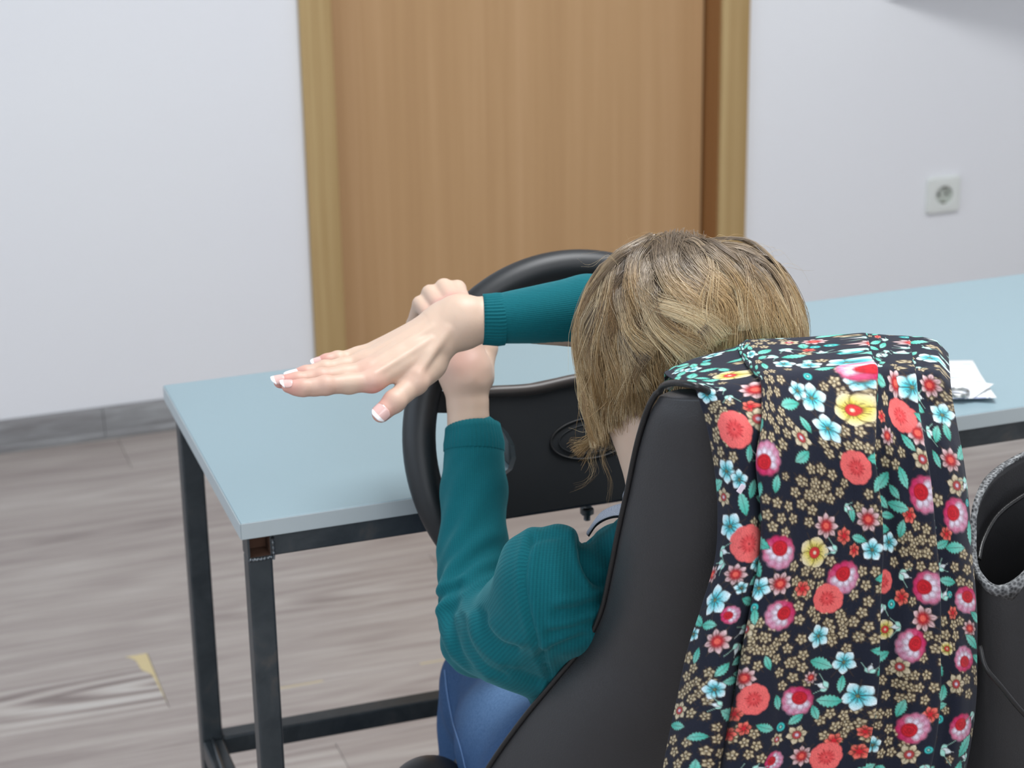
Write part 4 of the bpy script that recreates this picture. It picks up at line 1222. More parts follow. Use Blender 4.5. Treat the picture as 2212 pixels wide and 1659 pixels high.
# --- jeans
J = []
thL = A(1150, 1600, 1.89)
J.append(limb(hipL+[0, -.02, 0], thL, .088, .073, .03)); J.append(limb(thL, kneeL+[0.012, 0, 0.0], .073, .060, .03)); J.append(limb(kneeL, M3(kneeL, ankL, .3), .0595, .058, .02)); J.append(limb(M3(kneeL, ankL, .3), ankL, .058, .045, .02))
J.append(limb(hipR, M3(hipR, kneeR, .5), .088, .072, .03)); J.append(limb(M3(hipR, kneeR, .5), kneeR, .072, .060, .03)); J.append(limb(kneeR, M3(kneeR, ankR, .3), .0595, .058, .02)); J.append(limb(M3(kneeR, ankR, .3), ankR, .058, .045, .02))
J.append(limb(pelvis+[-.06, 0, .0], pelvis+[.06, 0, .0], .112, .112, .04))
f_, lo_, h_ = sdf_grid(J, np.array([.46, 1.56, .03]), np.array([1.02, 2.22, .68]), .005)
VJ, FJ = surface_nets(f_, lo_, h_); VJ = smooth_mesh(VJ, FJ, 3)
N = vnormals(VJ, FJ)
q = np.linalg.norm(VJ-A(985, 1560, 2.0), axis=1)
VJ = VJ+N*(.0022*np.exp(-(q/.09)**2)*np.sin(q/.009)+.0012*np.sin(VJ[:, 1]*90+VJ[:, 0]*60)*np.sin(VJ[:, 2]*70))[:, None]
me = from_np('jeans', VJ, FJ)
m = NT('blue_denim', 0.8, 0.2)
v = m.coord('Object')
w1_ = m.add('ShaderNodeTexWave', wave_type='BANDS', bands_direction='DIAGONAL'); m.link(v, w1_.inputs['Vector']); w1_.inputs['Scale'].default_value = 260; w1_.inputs['Distortion'].default_value = 1.5
n1, n2 = m.noise(v, 11, 4, 0.6), m.noise(v, 420, 3)
geo = m.add('ShaderNodeNewGeometry')
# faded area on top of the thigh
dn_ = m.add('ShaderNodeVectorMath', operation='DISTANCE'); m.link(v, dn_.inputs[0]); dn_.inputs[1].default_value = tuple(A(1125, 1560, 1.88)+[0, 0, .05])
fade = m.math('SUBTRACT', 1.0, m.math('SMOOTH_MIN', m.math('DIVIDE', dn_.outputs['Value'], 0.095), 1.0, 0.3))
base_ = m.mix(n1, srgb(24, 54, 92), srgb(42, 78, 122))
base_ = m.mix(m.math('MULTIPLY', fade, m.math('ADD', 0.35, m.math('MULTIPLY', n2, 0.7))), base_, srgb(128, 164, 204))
base_ = m.mix(m.math('MULTIPLY', n2, 0.25), base_, srgb(120, 150, 190))
m.base(base_)
m.bump(m.math('ADD', m.math('MULTIPLY', w1_.outputs[0], 0.5), n2), 0.35, 0.0008)
jeans = link('jeans', me, m.m, person)
from mathutils.bvhtree import BVHTree
bv = BVHTree.FromPolygons([tuple(x) for x in VJ], FJ.tolist())
def on_surface(pxs, lift=.0006):
    out = []
    for x, y in catmull(np.array(pxs, float), 40):
        d = Vector(at(x, y, 1.0)-CAM).normalized()
        h = bv.ray_cast(Vector(CAM), d)
        if h[0] is not None and h[3] < 2.6:
            out.append(np.array(h[0])+np.array(h[1])*lift)
    return np.array(out)
P = on_surface([(962, 1448), (968, 1500), (980, 1560), (998, 1620), (1012, 1680)])
if len(P) > 8:
    tube_obj('side_seam', P, 0.0011, plain('denim_seam', srgb(96, 128, 172), 0.8), jeans, 8)
M_shoe = plain('dark_shoe', srgb(30, 30, 32), 0.5)
for a_ in (ankL, ankR):
    P = np.array([a_+[0, -.05, -.045], a_+[0, -.02, -.045], a_+[0, .06, -.050], a_+[0, .14, -.056], a_+[0, .19, -.060]])
    o = tube_obj('shoe', catmull(P, 16), catmull(np.array([(.030, 0), (.040, 0), (.038, 0), (.030, 0), (.018, 0)]), 16)[:, 0]*.98, M_shoe, person, 16)
# ------------------------------------------------------------------ hair: strands combed away from the crown, a chin-length bob
def hair():
    r = np.random.default_rng(11)
    c = headc+np.array([0, 0, -0.002])
    ax = np.array([0.0830, 0.0880, 0.0840])            # scalp radii across, front-back, vertical
    # crown whorl: the scalp point shown near (1485, 520)
    d = at(1487, 524, 1.0)-CAM; d /= np.linalg.norm(d)
    o = (CAM-c)/ax; dd = d/ax
    bq = (o @ dd); aq = dd @ dd; cq = o @ o-1
    disc_ = bq*bq-aq*cq
    s = (-bq-np.sqrt(max(disc_, 0)))/aq if disc_ > 0 else -bq/aq
    w = o+dd*s; w /= np.linalg.norm(w)
    e1 = np.cross(w, [0, 1.0, 0]); e1 /= np.linalg.norm(e1); e2 = np.cross(w, e1)
    NG, NC, NSTEP = 760, 24, 30
    # guides start over the whole scalp
    u = r.random(NG)
    th0 = np.arccos(1-u*(1-math.cos(1.75))); ps = r.random(NG)*2*np.pi
    nn = NG//4; th0[:nn] = 0.55*np.sqrt(r.random(nn)); th0 = np.maximum(th0, 0.01)
    def sph(th, ps):
        return np.cos(th)[:, None]*w+np.sin(th)[:, None]*(np.cos(ps)[:, None]*e1+np.sin(ps)[:, None]*e2)
    g = sph(th0, ps)                                    # unit-sphere position
    lay = 0.004+0.018*np.clip(1-th0/1.9, 0, 1)*r.random(NG)**0.7+0.004*r.random(NG)
    # how long each lock is
    L = 0.105+0.03*r.random(NG)+0.045*np.clip(1.2-th0, 0, 1.2)
    kcurl = r.normal(0, 1, NG); kph = 2.6*np.sin(2*ps+.6)+2.2*np.sin(5*ps)+2.4*th0+r.normal(0, .45, NG)
    step = (L/NSTEP)
    p = g.copy(); pts = []; vel = None
    P = c+g*ax*(1+0.0)
    P = P+g*0.002
    T = np.zeros_like(P); out_prev = P.copy()
    pos = P.copy()
    drn = None
    for k in range(NSTEP):
        q = (pos-c)/ax; rad = np.linalg.norm(q, axis=1)[:, None]; nrm = q/ax; nrm /= np.linalg.norm(nrm, axis=1)[:, None]
        qu = q/rad
        # tangent away from the whorl
        t = -(w-qu*(qu @ w)[:, None]); t /= np.linalg.norm(t, axis=1)[:, None]+1e-9
        t = t*ax; t /= np.linalg.norm(t, axis=1)[:, None]
        side = np.cross(nrm, t)
        f = k/NSTEP
        grav = 0.25+0.75*np.clip((rad[:, 0]-1.02)*6, 0, 1)*f
        grav = grav+0.9*np.clip(np.arccos(np.clip(qu @ w, -1, 1))-1.25, 0, 1)
        dirn = t*(1-np.clip(grav, 0, .9))[:, None]+np.array([0, 0, -1.0])*grav[:, None]
        swirl = 0.55*np.sin(kph+6.5*f)+0.16*kcurl*(f-.3)+0.08
        dirn = dirn+side*swirl[:, None]*0.8
        dirn /= np.linalg.norm(dirn, axis=1)[:, None]
        if drn is not None:
            dirn = 0.55*drn+0.45*dirn; dirn /= np.linalg.norm(dirn, axis=1)[:, None]
        drn = dirn
        pos = pos+dirn*step[:, None]
        # keep at the lock's own height over the scalp
        q = (pos-c)/ax; rad = np.linalg.norm(q, axis=1)
        target = 1+(lay*(min(1, f*3.2+0.15)))/0.085
        low = rad < target
        pos = np.where(low[:, None], c+q/rad[:, None]*target[:, None]*ax, pos)
        # the ends of the locks turn in towards the neck
        inn = (c-pos); inn[:, 2] = 0
        pos = pos+inn*max(0.0, f-.72)*0.10
        pts.append(pos.copy())
    G = np.stack([P]+pts, 1)                           # NG x (NSTEP+1) x 3
    return G, th0, w, r
GH, thH, whorl, rh = hair()
NG, NS1 = GH.shape[:2]
# length of the bob: locks end along the hem line above the nape and at the jaw
hx, hy, _hz = project(GH)
hem = np.interp(hx, [1200, 1262, 1290, 1312, 1345, 1392, 1430, 1500], [930, 955, 950, 928, 898, 872, 905, 1000])+rh.normal(0, 7, NG)[:, None]
for i_ in range(NG):
    over_ = np.nonzero(hy[i_] > hem[i_])[0]
    if len(over_):
        e_ = max(3, over_[0])
        GH[i_] = np.stack([np.interp(np.linspace(0, e_, NS1), np.arange(NS1), GH[i_, :, c_]) for c_ in range(3)], -1)
NC = 26
# long locks that hang at the left cheek, the ends curl out (pixels and depth)
locks = []
def lock(pts, n=1, jit=5):
    for _ in range(n):
        q = np.array(pts, float); q[1:, 0] += rh.normal(0, jit, len(q)-1).cumsum()*0.35; q[:, 1] += rh.normal(0, jit)*0.5; q[:, 2] += rh.normal(0, .004)
        locks.append(catmull(at(q[:, 0], q[:, 1], q[:, 2]), NS1))
for x in np.linspace(0, 1, 26):
    lock([(1330+60*x, 600-20*x, 1.70), (1262+60*x, 690, 1.705), (1256+45*x, 790, 1.715), (1268+40*x, 870, 1.725), (1282+32*x, 930, 1.73), (1284+16*x, 957, 1.73)], 2, 4)
for x in np.linspace(0, 1, 16):
    lock([(1400+60*x, 680, 1.70), (1345+60*x, 745, 1.665), (1332+55*x, 830, 1.668), (1345+45*x, 890, 1.68), (1340+35*x, 925-15*x, 1.695)], 2, 5)
for x in np.linspace(0, 1, 3):
    lock([(1290, 860, 1.73), (1292, 920, 1.732), (1272-4*x, 955, 1.728), (1250-10*x, 968+10*x, 1.722)], 1, 4)
fly = []
for pts in ([(1290, 940, 1.73), (1272, 985, 1.725), (1280, 1020, 1.72), (1262, 1042, 1.715), (1238, 1050, 1.712)], [(1292, 935, 1.73), (1282, 985, 1.728), (1284, 1018, 1.722), (1272, 1038, 1.718)],
            [(1288, 945, 1.73), (1262, 970, 1.725), (1240, 978, 1.72)], [(1286, 945, 1.73), (1268, 965, 1.725), (1232, 985, 1.72)], [(1310, 930, 1.72), (1300, 980, 1.715), (1312, 1020, 1.712)],
            [(1320, 940, 1.72), (1302, 990, 1.715), (1318, 1040, 1.71), (1312, 1090, 1.705)], [(1330, 930, 1.715), (1345, 960, 1.71), (1335, 985, 1.708)]):
    for _ in range(7):
        q = np.array(pts, float); q[1:, :2] += rh.normal(0, 5, (len(q)-1, 2)).cumsum(0)*0.6
        fly.append(catmull(at(q[:, 0], q[:, 1], q[:, 2]), NS1))
for _ in range(24):     # flyaways over the crown and the right side
    a = rh.random()
    x0 = 1300+420*a; y0 = 500+((x0-1490)/250)**2*110+18
    sg = 1 if x0 > 1490 else -1
    q = np.array([(x0-sg*30, y0+14, 1.70), (x0, y0-8-14*rh.random(), 1.70+rh.normal(0, .01)), (x0+sg*(25+20*rh.random()), y0-8+rh.normal(0, 12), 1.70), (x0+sg*(55+30*rh.random()), y0+10+rh.normal(0, 16), 1.70)])
    fly.append(catmull(at(q[:, 0], q[:, 1], q[:, 2]), NS1))
# locks that lie on top of the bob: they follow the waves seen in the photograph
HC = headc+np.array([0, 0, -0.002]); HAX = np.array([0.0830, 0.0880, 0.0840])
def on_hair(px, py, infl):
    d = at(px, py, 1.0)-CAM; d = d/np.linalg.norm(d, axis=-1)[..., None]
    ax_ = HAX*infl; o = (CAM-HC)/ax_; dd = d/ax_
    b_ = (dd*o).sum(-1); a_ = (dd*dd).sum(-1); c_ = (o*o).sum(-1)-1
    s_ = (-b_-np.sqrt(np.maximum(b_*b_-a_*c_, 0)))/a_
    return CAM+d*s_[..., None]
waves, wshade = [], []
HZ = 2.5516
for pts, sh_, cnt in (([(545, 300), (515, 400), (535, 540), (600, 660), (720, 760), (830, 845)], .75, 5), ([(640, 200), (560, 300), (530, 420), (575, 520), (700, 560), (820, 600), (905, 660), (960, 730)], .8, 7),
                      ([(440, 370), (410, 490), (440, 600), (480, 700), (590, 800)], .7, 5), ([(700, 190), (760, 320), (860, 420), (975, 520), (1005, 650)], .45, 5), ([(860, 215), (960, 310), (1050, 430), (1090, 560), (1105, 670)], .8, 6),
                      ([(990, 240), (1100, 340), (1180, 460), (1220, 600), (1240, 700)], .65, 6), ([(600, 165), (420, 250), (300, 390), (240, 530), (205, 700), (235, 900)], .6, 6), ([(350, 380), (310, 560), (330, 750), (380, 900), (420, 1040)], .55, 5),
                      ([(500, 620), (440, 740), (470, 880), (520, 990)], .8, 4), ([(600, 380), (590, 480), (640, 600), (780, 700), (880, 760)], .2, 5), ([(480, 300), (380, 420), (350, 560), (380, 690)], .15, 5),
                      ([(760, 170), (900, 240), (1010, 330), (1090, 440), (1140, 560)], .3, 5), ([(1050, 260), (1180, 370), (1270, 500), (1320, 620), (1340, 710)], .7, 5), ([(640, 640), (720, 700), (800, 760), (850, 830)], .85, 4),
                      ([(300, 480), (240, 620), (230, 780), (260, 930), (300, 1100)], .45, 5), ([(560, 760), (520, 860), (480, 980), (500, 1100)], .4, 4), ([(820, 640), (900, 700), (930, 760)], .55, 4), ([(700, 150), (685, 260), (720, 360), (800, 440), (900, 520)], .4, 7), ([(640, 165), (625, 290), (660, 390), (740, 470), (850, 545)], .5, 7), ([(760, 160), (820, 280), (920, 380), (1000, 470)], .35, 6), ([(560, 180), (500, 260), (480, 360), (500, 470), (560, 560)], .4, 6)):
    for _ in range(cnt):
        q = np.array(pts, float); q = q+rh.normal(0, 9, (1, 2))+rh.normal(0, 7, q.shape).cumsum(0)*0.35
        p_ = catmull(q, NS1)
        f_ = np.linspace(0, 1, NS1)
        infl = 1.10+.135*np.clip(f_/.22, 0, 1)**.6-.05*np.clip(f_-.55, 0, 1)+rh.normal(0, .010)
        waves.append(on_hair(1180+p_[:, 0]/HZ, 450+p_[:, 1]/HZ, infl[:, None]))
        wshade.append(np.clip(sh_+rh.normal(0, .12), 0, 1))
GW = np.array(waves)
GL, GF = np.array(locks), np.array(fly)
# every guide becomes a lock of strands that gather towards the tip
def expand(G, nc, spread, tight, seed, shade):
    r = np.random.default_rng(seed)
    n = len(G)
    T = np.gradient(G, axis=1); T /= np.linalg.norm(T, axis=2)[..., None]+1e-12
    radial = G-headc; radial /= np.linalg.norm(radial, axis=2)[..., None]
    Sd = np.cross(T, radial); Sd /= np.linalg.norm(Sd, axis=2)[..., None]+1e-9
    f = np.linspace(0, 1, NS1)
    out, colr = [], []
    for k in range(nc):
        a = r.normal(0, 1, n)[:, None, None]; b = r.random(n)[:, None, None]
        prof = (spread*(1-tight*np.sin(np.pi*np.clip(f*1.1, 0, 1))**0.8*0.9))[None, :, None]
        wob = 0.0010*np.sin(f[None, :]*(6+5*r.random(n))[:, None]+6.28*r.random(n)[:, None])[..., None]
        stray = (r.random(n) < .06)[:, None, None]*r.normal(0, 1, n)[:, None, None]*(f**1.6)[None, :, None]*.010
        S_ = G+Sd*(a*prof+wob+stray)+radial*(b*prof*0.55+stray*.4*np.abs(1))
        cutl = r.integers(int(NS1*.80), NS1+1, n)
        out.append((S_, cutl)); colr.append(np.clip(shade+r.normal(0, .20, n), 0, 1))
    return out, colr
fcol = np.linspace(0, 1, NS1)
lockshade = np.clip(0.50+0.34*rh.normal(0, 1, NG), 0.0, 1)
o1, c1 = expand(GH, NC, .0068, .76, 3, lockshade)
o2, c2 = expand(GL, 34, .0050, .65, 4, np.clip(.62+.16*rh.normal(0, 1, len(GL)), 0, 1))
o4, c4 = expand(GW, 34, .0060, .62, 6, np.array(wshade))
o3, c3 = expand(GF, 1, .0006, 0, 5, np.full(len(GF), .5))
ROOT0, ROOT1 = np.array(srgb(92, 78, 64)), np.array(srgb(150, 132, 110))
TIP0, TIP1, TIP2 = np.array(srgb(136, 106, 70)), np.array(srgb(198, 166, 118)), np.array(srgb(238, 220, 182))
VH, FH, CH, base = [], [], [], 0
def emit(S_, shade, rad0, crown):
    """Triangular tubes for the strands S_ (n x m x 3)."""
    global base
    n, mm = S_.shape[:2]
    T = np.gradient(S_, axis=1); T /= np.linalg.norm(T, axis=2)[..., None]+1e-12
    ref = S_-headc; Nn = np.cross(T, ref); Nn /= np.linalg.norm(Nn, axis=2)[..., None]+1e-9; Bb = np.cross(T, Nn)
    rr = rad0*(1-0.65*np.linspace(0, 1, mm)**2)
    ang = np.array([0, 2.0944, 4.18879])
    V = S_[:, :, None]+rr[None, :, None, None]*(np.cos(ang)[None, None, :, None]*Nn[:, :, None]+np.sin(ang)[None, None, :, None]*Bb[:, :, None])
    idx = (np.arange(n)[:, None, None]*mm+np.arange(mm)[None, :, None])*3+np.arange(3)[None, None, :]
    a = idx[:, :-1]; b = idx[:, 1:]
    Fq = np.stack([a, np.roll(a, -1, 2), np.roll(b, -1, 2), b], -1).reshape(-1, 4)+base
    sh = shade[:, None]
    tip = np.where(sh[..., None] < .5, TIP0+(TIP1-TIP0)*(sh*2)[..., None], TIP1+(TIP2-TIP1)*(sh*2-1)[..., None])
    root = ROOT0+(ROOT1-ROOT0)*sh[..., None]
    blend = np.clip((crown+np.linspace(0, 1, mm)[None, :]*1.0-0.32)/0.50, 0, 1)[..., None]
    colr = root*(1-blend)+tip*blend
    VH.append(V.reshape(-1, 3)); FH.append(Fq); CH.append(np.repeat(colr.reshape(-1, 3), 3, 0)); base += V.size//3
crown = (np.clip((thH-0.35)/1.2, 0, .8))[:, None]
sub = slice(0, NS1, 2)
for (S_, cutl), sh in zip(o1, c1):
    emit(S_[:, sub], sh, .00030, crown)
for (S_, cutl), sh in zip(o2, c2):
    emit(S_[:, sub], sh, .00028, np.full((len(S_), 1), .35))
for (S_, cutl), sh in zip(o4, c4):
    emit(S_[:, sub], sh, .00021, np.full((len(S_), 1), .12))
for (S_, cutl), sh in zip(o3, c3):
    emit(S_[:, sub], sh, .00009, np.full((len(S_), 1), .6))
me = from_np('hair', np.vstack(VH), np.vstack(FH))
col_attr(me, 'tone', np.vstack(CH))
m = NT('blonde_hair', 0.32, 0.6)
a_ = m.add('ShaderNodeAttribute'); a_.attribute_name = 'tone'
m.base(a_.outputs['Color'])
hair_o = link('hair', me, m.m, person)
hair_o['label'] = 'dark blonde chin-length hair with darker roots'
hair_o['kind'] = 'stuff'
# ------------------------------------------------------------------ floral cloth draped over the backrest
NU, NV = 470, 640
# boundary rows of the cloth: (left px, right px, y at left, y at middle, y at right, depth, curvature of depth)
def interp(xs, ys, x):
    return np.interp(x, xs, ys)
s_ = np.linspace(0, 1, 9)
far_y = lambda s: interp([0, .03, .10, .25, .29, .5, .70, .8, .91, .96, 1], [806, 795, 778, 752, 737, 731, 722, 727, 730, 738, 765], s)
# cross-section control points (s, d): d is how far the cloth stands proud of the seat (m)
sec_top = [(0.0, .000), (.06, .006), (.13, .009), (.20, .007), (.262, .003), (.268, .002), (.262, .010), (.30, .013), (.45, .011), (.60, .011), (.70, .014), (.712, .012), (.70, .004), (.735, .003), (.80, .009), (.855, .012), (.862, .009), (.855, .003), (.89, .002), (.94, .006), (1.0, .0)]
sec_mid = [(0.0, .000), (.05, .012), (.12, .016), (.165, .008), (.178, .004), (.172, .016), (.21, .020), (.36, .016), (.52, .018), (.63, .024), (.645, .020), (.625, .006), (.67, .003), (.74, .010), (.845, .020), (.855, .015), (.845, .006), (.88, .006), (.94, .013), (.98, .008), (1.0, .0)]
sec_bot = [(0.0, .000), (.05, .014), (.125, .024), (.178, .016), (.196, .006), (.192, .018), (.235, .028), (.37, .022), (.52, .014), (.648, .030), (.664, .026), (.644, .010), (.69, .004), (.76, .012), (.868, .026), (.880, .020), (.868, .009), (.905, .010), (.95, .016), (.985, .010), (1.0, .0)]
def dense(sec):
    return catmull(np.array(sec), 2000)
T0, T1, T2 = dense(sec_top), dense(sec_mid), dense(sec_bot)
# reparametrise the middle section by length so that the print keeps its scale
wpx = np.array([600.0, 2500.0])
ln = np.concatenate([[0], np.cumsum(np.hypot(*(np.diff(T1, axis=0)*[0.235, 1.0]).T))]); CLOTH_W = ln[-1]
ku = np.interp(np.linspace(0, 1, NU)*CLOTH_W, ln, np.arange(2000))
def pick(T):
    return np.stack([np.interp(ku, np.arange(2000), T[:, c]) for c in (0, 1)], -1)
S0, S1, S2 = pick(T0), pick(T1), pick(T2)
# rows: parameter q, left px, right px, y(s), depth Y, section mix
yl = [850, 930, 1050, 1180, 1290, 1390, 1500, 1580, 1659, 1800]
xl = [1508, 1530, 1552, 1553, 1521, 1491, 1468, 1450, 1432, 1415]
yr = [850, 900, 1060, 1180, 1300, 1400, 1500, 1580, 1659, 1800]
xr = [2053, 2062, 2091, 2098, 2105, 2108, 2108, 2100, 2083, 2060]
rows = []
tuck = [(-70, 1.615, 0.0), (-45, 1.612, 0.0), (-18, 1.604, 0.0), (-4, 1.592, 0.0)]
over = [(0, 1.578, 0.15), (10, 1.562, 0.4), (25, 1.545, 0.7), (44, 1.522, 0.9), (64, 1.498, 1.0), (84, 1.475, 1.0)]
ctrl = []
for dy, Y, k in tuck:
    ctrl.append(('t', dy, Y, k))
for dy, Y, k in over:
    ctrl.append(('o', dy, Y, k))
hang = [(880, 1.452), (930, 1.440), (1000, 1.432), (1100, 1.426), (1200, 1.422), (1300, 1.420), (1400, 1.418), (1500, 1.418), (1600, 1.417), (1700, 1.416), (1800, 1.415)]
for y, Y in hang:
    ctrl.append(('h', y, Y, 1.0))
grid = []
for kind, yv, Y, k in ctrl:
    if kind == 'h':
        mixv = np.clip((yv-840)/160, 0, 1); mixb = np.clip((yv-1100)/450, 0, 1)
        S = S0*(1-mixv)+(S1*(1-mixb)+S2*mixb)*mixv
        L, R_ = np.interp(yv, yl, xl), np.interp(yv, yr, xr)
        y = np.full(NU, float(yv))
    else:
        S = S0
        q = np.clip(yv/84, 0, 1) if kind == 'o' else 0
        L, R_ = 1436+q**1.5*(1502-1436), 2047+q*(2052-2047)
        sc = S[:, 0]
        y = far_y(sc)+(yv if kind == 'o' else -yv)
        if kind == 'o':   # the left corner folds down the shallow shoulder, the right one rounds off
            y = far_y(sc)+yv*np.interp(sc, [0, .1, .3, .9, 1], [0.40, 0.8, 1.0, 1.0, 0.85])
    s = S[:, 0]
    edge = np.abs(2*s-1)
    Yb = Y-0.005+0.030*edge**3*(1 if kind == 'h' else 0.35)
    d = S[:, 1]*k
    px = L+(R_-L)*s
    py = y-(d*900 if kind == 'o' else 0)*0.5
    if kind == 't':
        px = px+0.0
    grid.append(at(px, py, Yb-d))
Gc = np.array(grid)                         # control rows x NU
# spline the rows, spaced by length along the middle of the cloth
dn = np.stack([catmull(Gc[:, c], 1600) for c in range(0, NU, 47)], 1)
ll = np.concatenate([[0], np.cumsum(np.linalg.norm(np.diff(dn.mean(1), axis=0), axis=1))]); CLOTH_H = ll[-1]
kv = np.interp(np.linspace(0, 1, NV)*CLOTH_H, ll, np.linspace(0, len(Gc)-1, 1600))
ii = np.minimum(np.floor(kv).astype(int), len(Gc)-2); ff = (kv-ii)[:, None, None]
g_ = lambda k: Gc[np.clip(ii+k, 0, len(Gc)-1)]
G = 0.5*(2*g_(0)+(g_(1)-g_(-1))*ff+(2*g_(-1)-5*g_(0)+4*g_(1)-g_(2))*ff**2+(3*g_(0)-g_(-1)-3*g_(1)+g_(2))*ff**3)
uu, vv_ = np.linspace(0, 1, NU)[None, :], np.linspace(0, 1, NV)[:, None]
# small soft wrinkles
w = 0.0012*np.sin(38*uu+6*np.sin(5*vv_)+2)*np.clip(vv_*3-0.6, 0, 1)+0.0009*np.sin(71*uu-9*vv_)*np.clip(vv_*3-0.8, 0, 1)
G[..., 1] -= w
sverts = G.reshape(-1, 3)
# print: colour per point of the cloth, from flower stamps placed in cloth coordinates (metres)
UU = (uu*CLOTH_W+0*vv_); VV = (vv_*CLOTH_H+0*uu)
col = np.zeros((NV, NU, 3)); col[:] = srgb(28, 32, 46)
nz = rng.random((NV, NU, 1))*0.25+0.875
occ = np.zeros((NV, NU), bool)
spx, spy, spz = project(sverts); spx = spx.reshape(NV, NU); spy = spy.reshape(NV, NU); spz = spz.reshape(NV, NU)
OUTL = np.array(srgb(62, 48, 38))
def cs(*c):
    return np.array(srgb(*c))
CYAN, WHITE, LILAC = cs(64, 206, 220), cs(232, 244, 248), cs(214, 190, 216)
CORAL, RED, DRED = cs(232, 106, 104), cs(200, 36, 48), cs(140, 28, 38)
YEL, CREAM, BEIGE = cs(214, 196, 40), cs(216, 204, 176), cs(176, 158, 124)
TEAL, MINT, BROWN = cs(62, 178, 160), cs(170, 226, 214), cs(70, 56, 40)
MAG, PINK = cs(196, 44, 96), cs(240, 150, 148)
def window(u, v, R):
    du, dv = CLOTH_W/(NU-1), CLOTH_H/(NV-1)
    i0, i1 = max(0, int((v-R)/dv)), min(NV, int((v+R)/dv)+2); j0, j1 = max(0, int((u-R)/du)), min(NU, int((u+R)/du)+2)
    if i1 <= i0 or j1 <= j0:
        return None
    sl = (slice(i0, i1), slice(j0, j1))
    return sl, UU[sl]-u, VV[sl]-v
def paint(sl, m, c):
    a = np.clip(m, 0, 1)[..., None]
    col[sl] = col[sl]*(1-a)+np.asarray(c)*a
def sm(x, w=0.0006):
    return np.clip(0.5-x/w*0.5, 0, 1)
def petals(sl, x, y, R, n, rot, wid, inner, outer, ol=0.0008, r0=0.12, notch=0.0, alt=None):
    """n separate petals with an outline and a radial colour blend."""
    for k in range(n):
        a = rot+2*np.pi*k/n
        p = x*np.cos(a)+y*np.sin(a); q = -x*np.sin(a)+y*np.cos(a)
        t = np.clip(p/R, 0, 1)
        half = wid*R*np.sin(np.pi*np.clip((t-r0*0.4)/(1.0-r0*0.4), 0, 1)**1.25)**0.75
        half = half-notch*R*np.exp(-((t-1)/0.08)**2)
        d = np.abs(q)-half
        d = np.where((p < 0) | (p > R*1.0), np.maximum(d, np.maximum(-p, p-R)), d)
        paint(sl, sm(d-ol), OUTL)
        c_out = outer if alt is None or k % 2 == 0 else alt
        tt = np.clip((t-0.25)/0.70, 0, 1)[..., None]
        paint(sl, sm(d), inner*(1-tt)+c_out*tt)
        paint(sl, sm(np.abs(q)-0.0003)*(t < 0.55)*0.7, BROWN)
def disc(sl, x, y, r, c, w=0.0006):
    paint(sl, sm(np.hypot(x, y)-r, w), c)
def mark(sl, x, y, R):
    occ[sl] |= np.hypot(x, y) < R
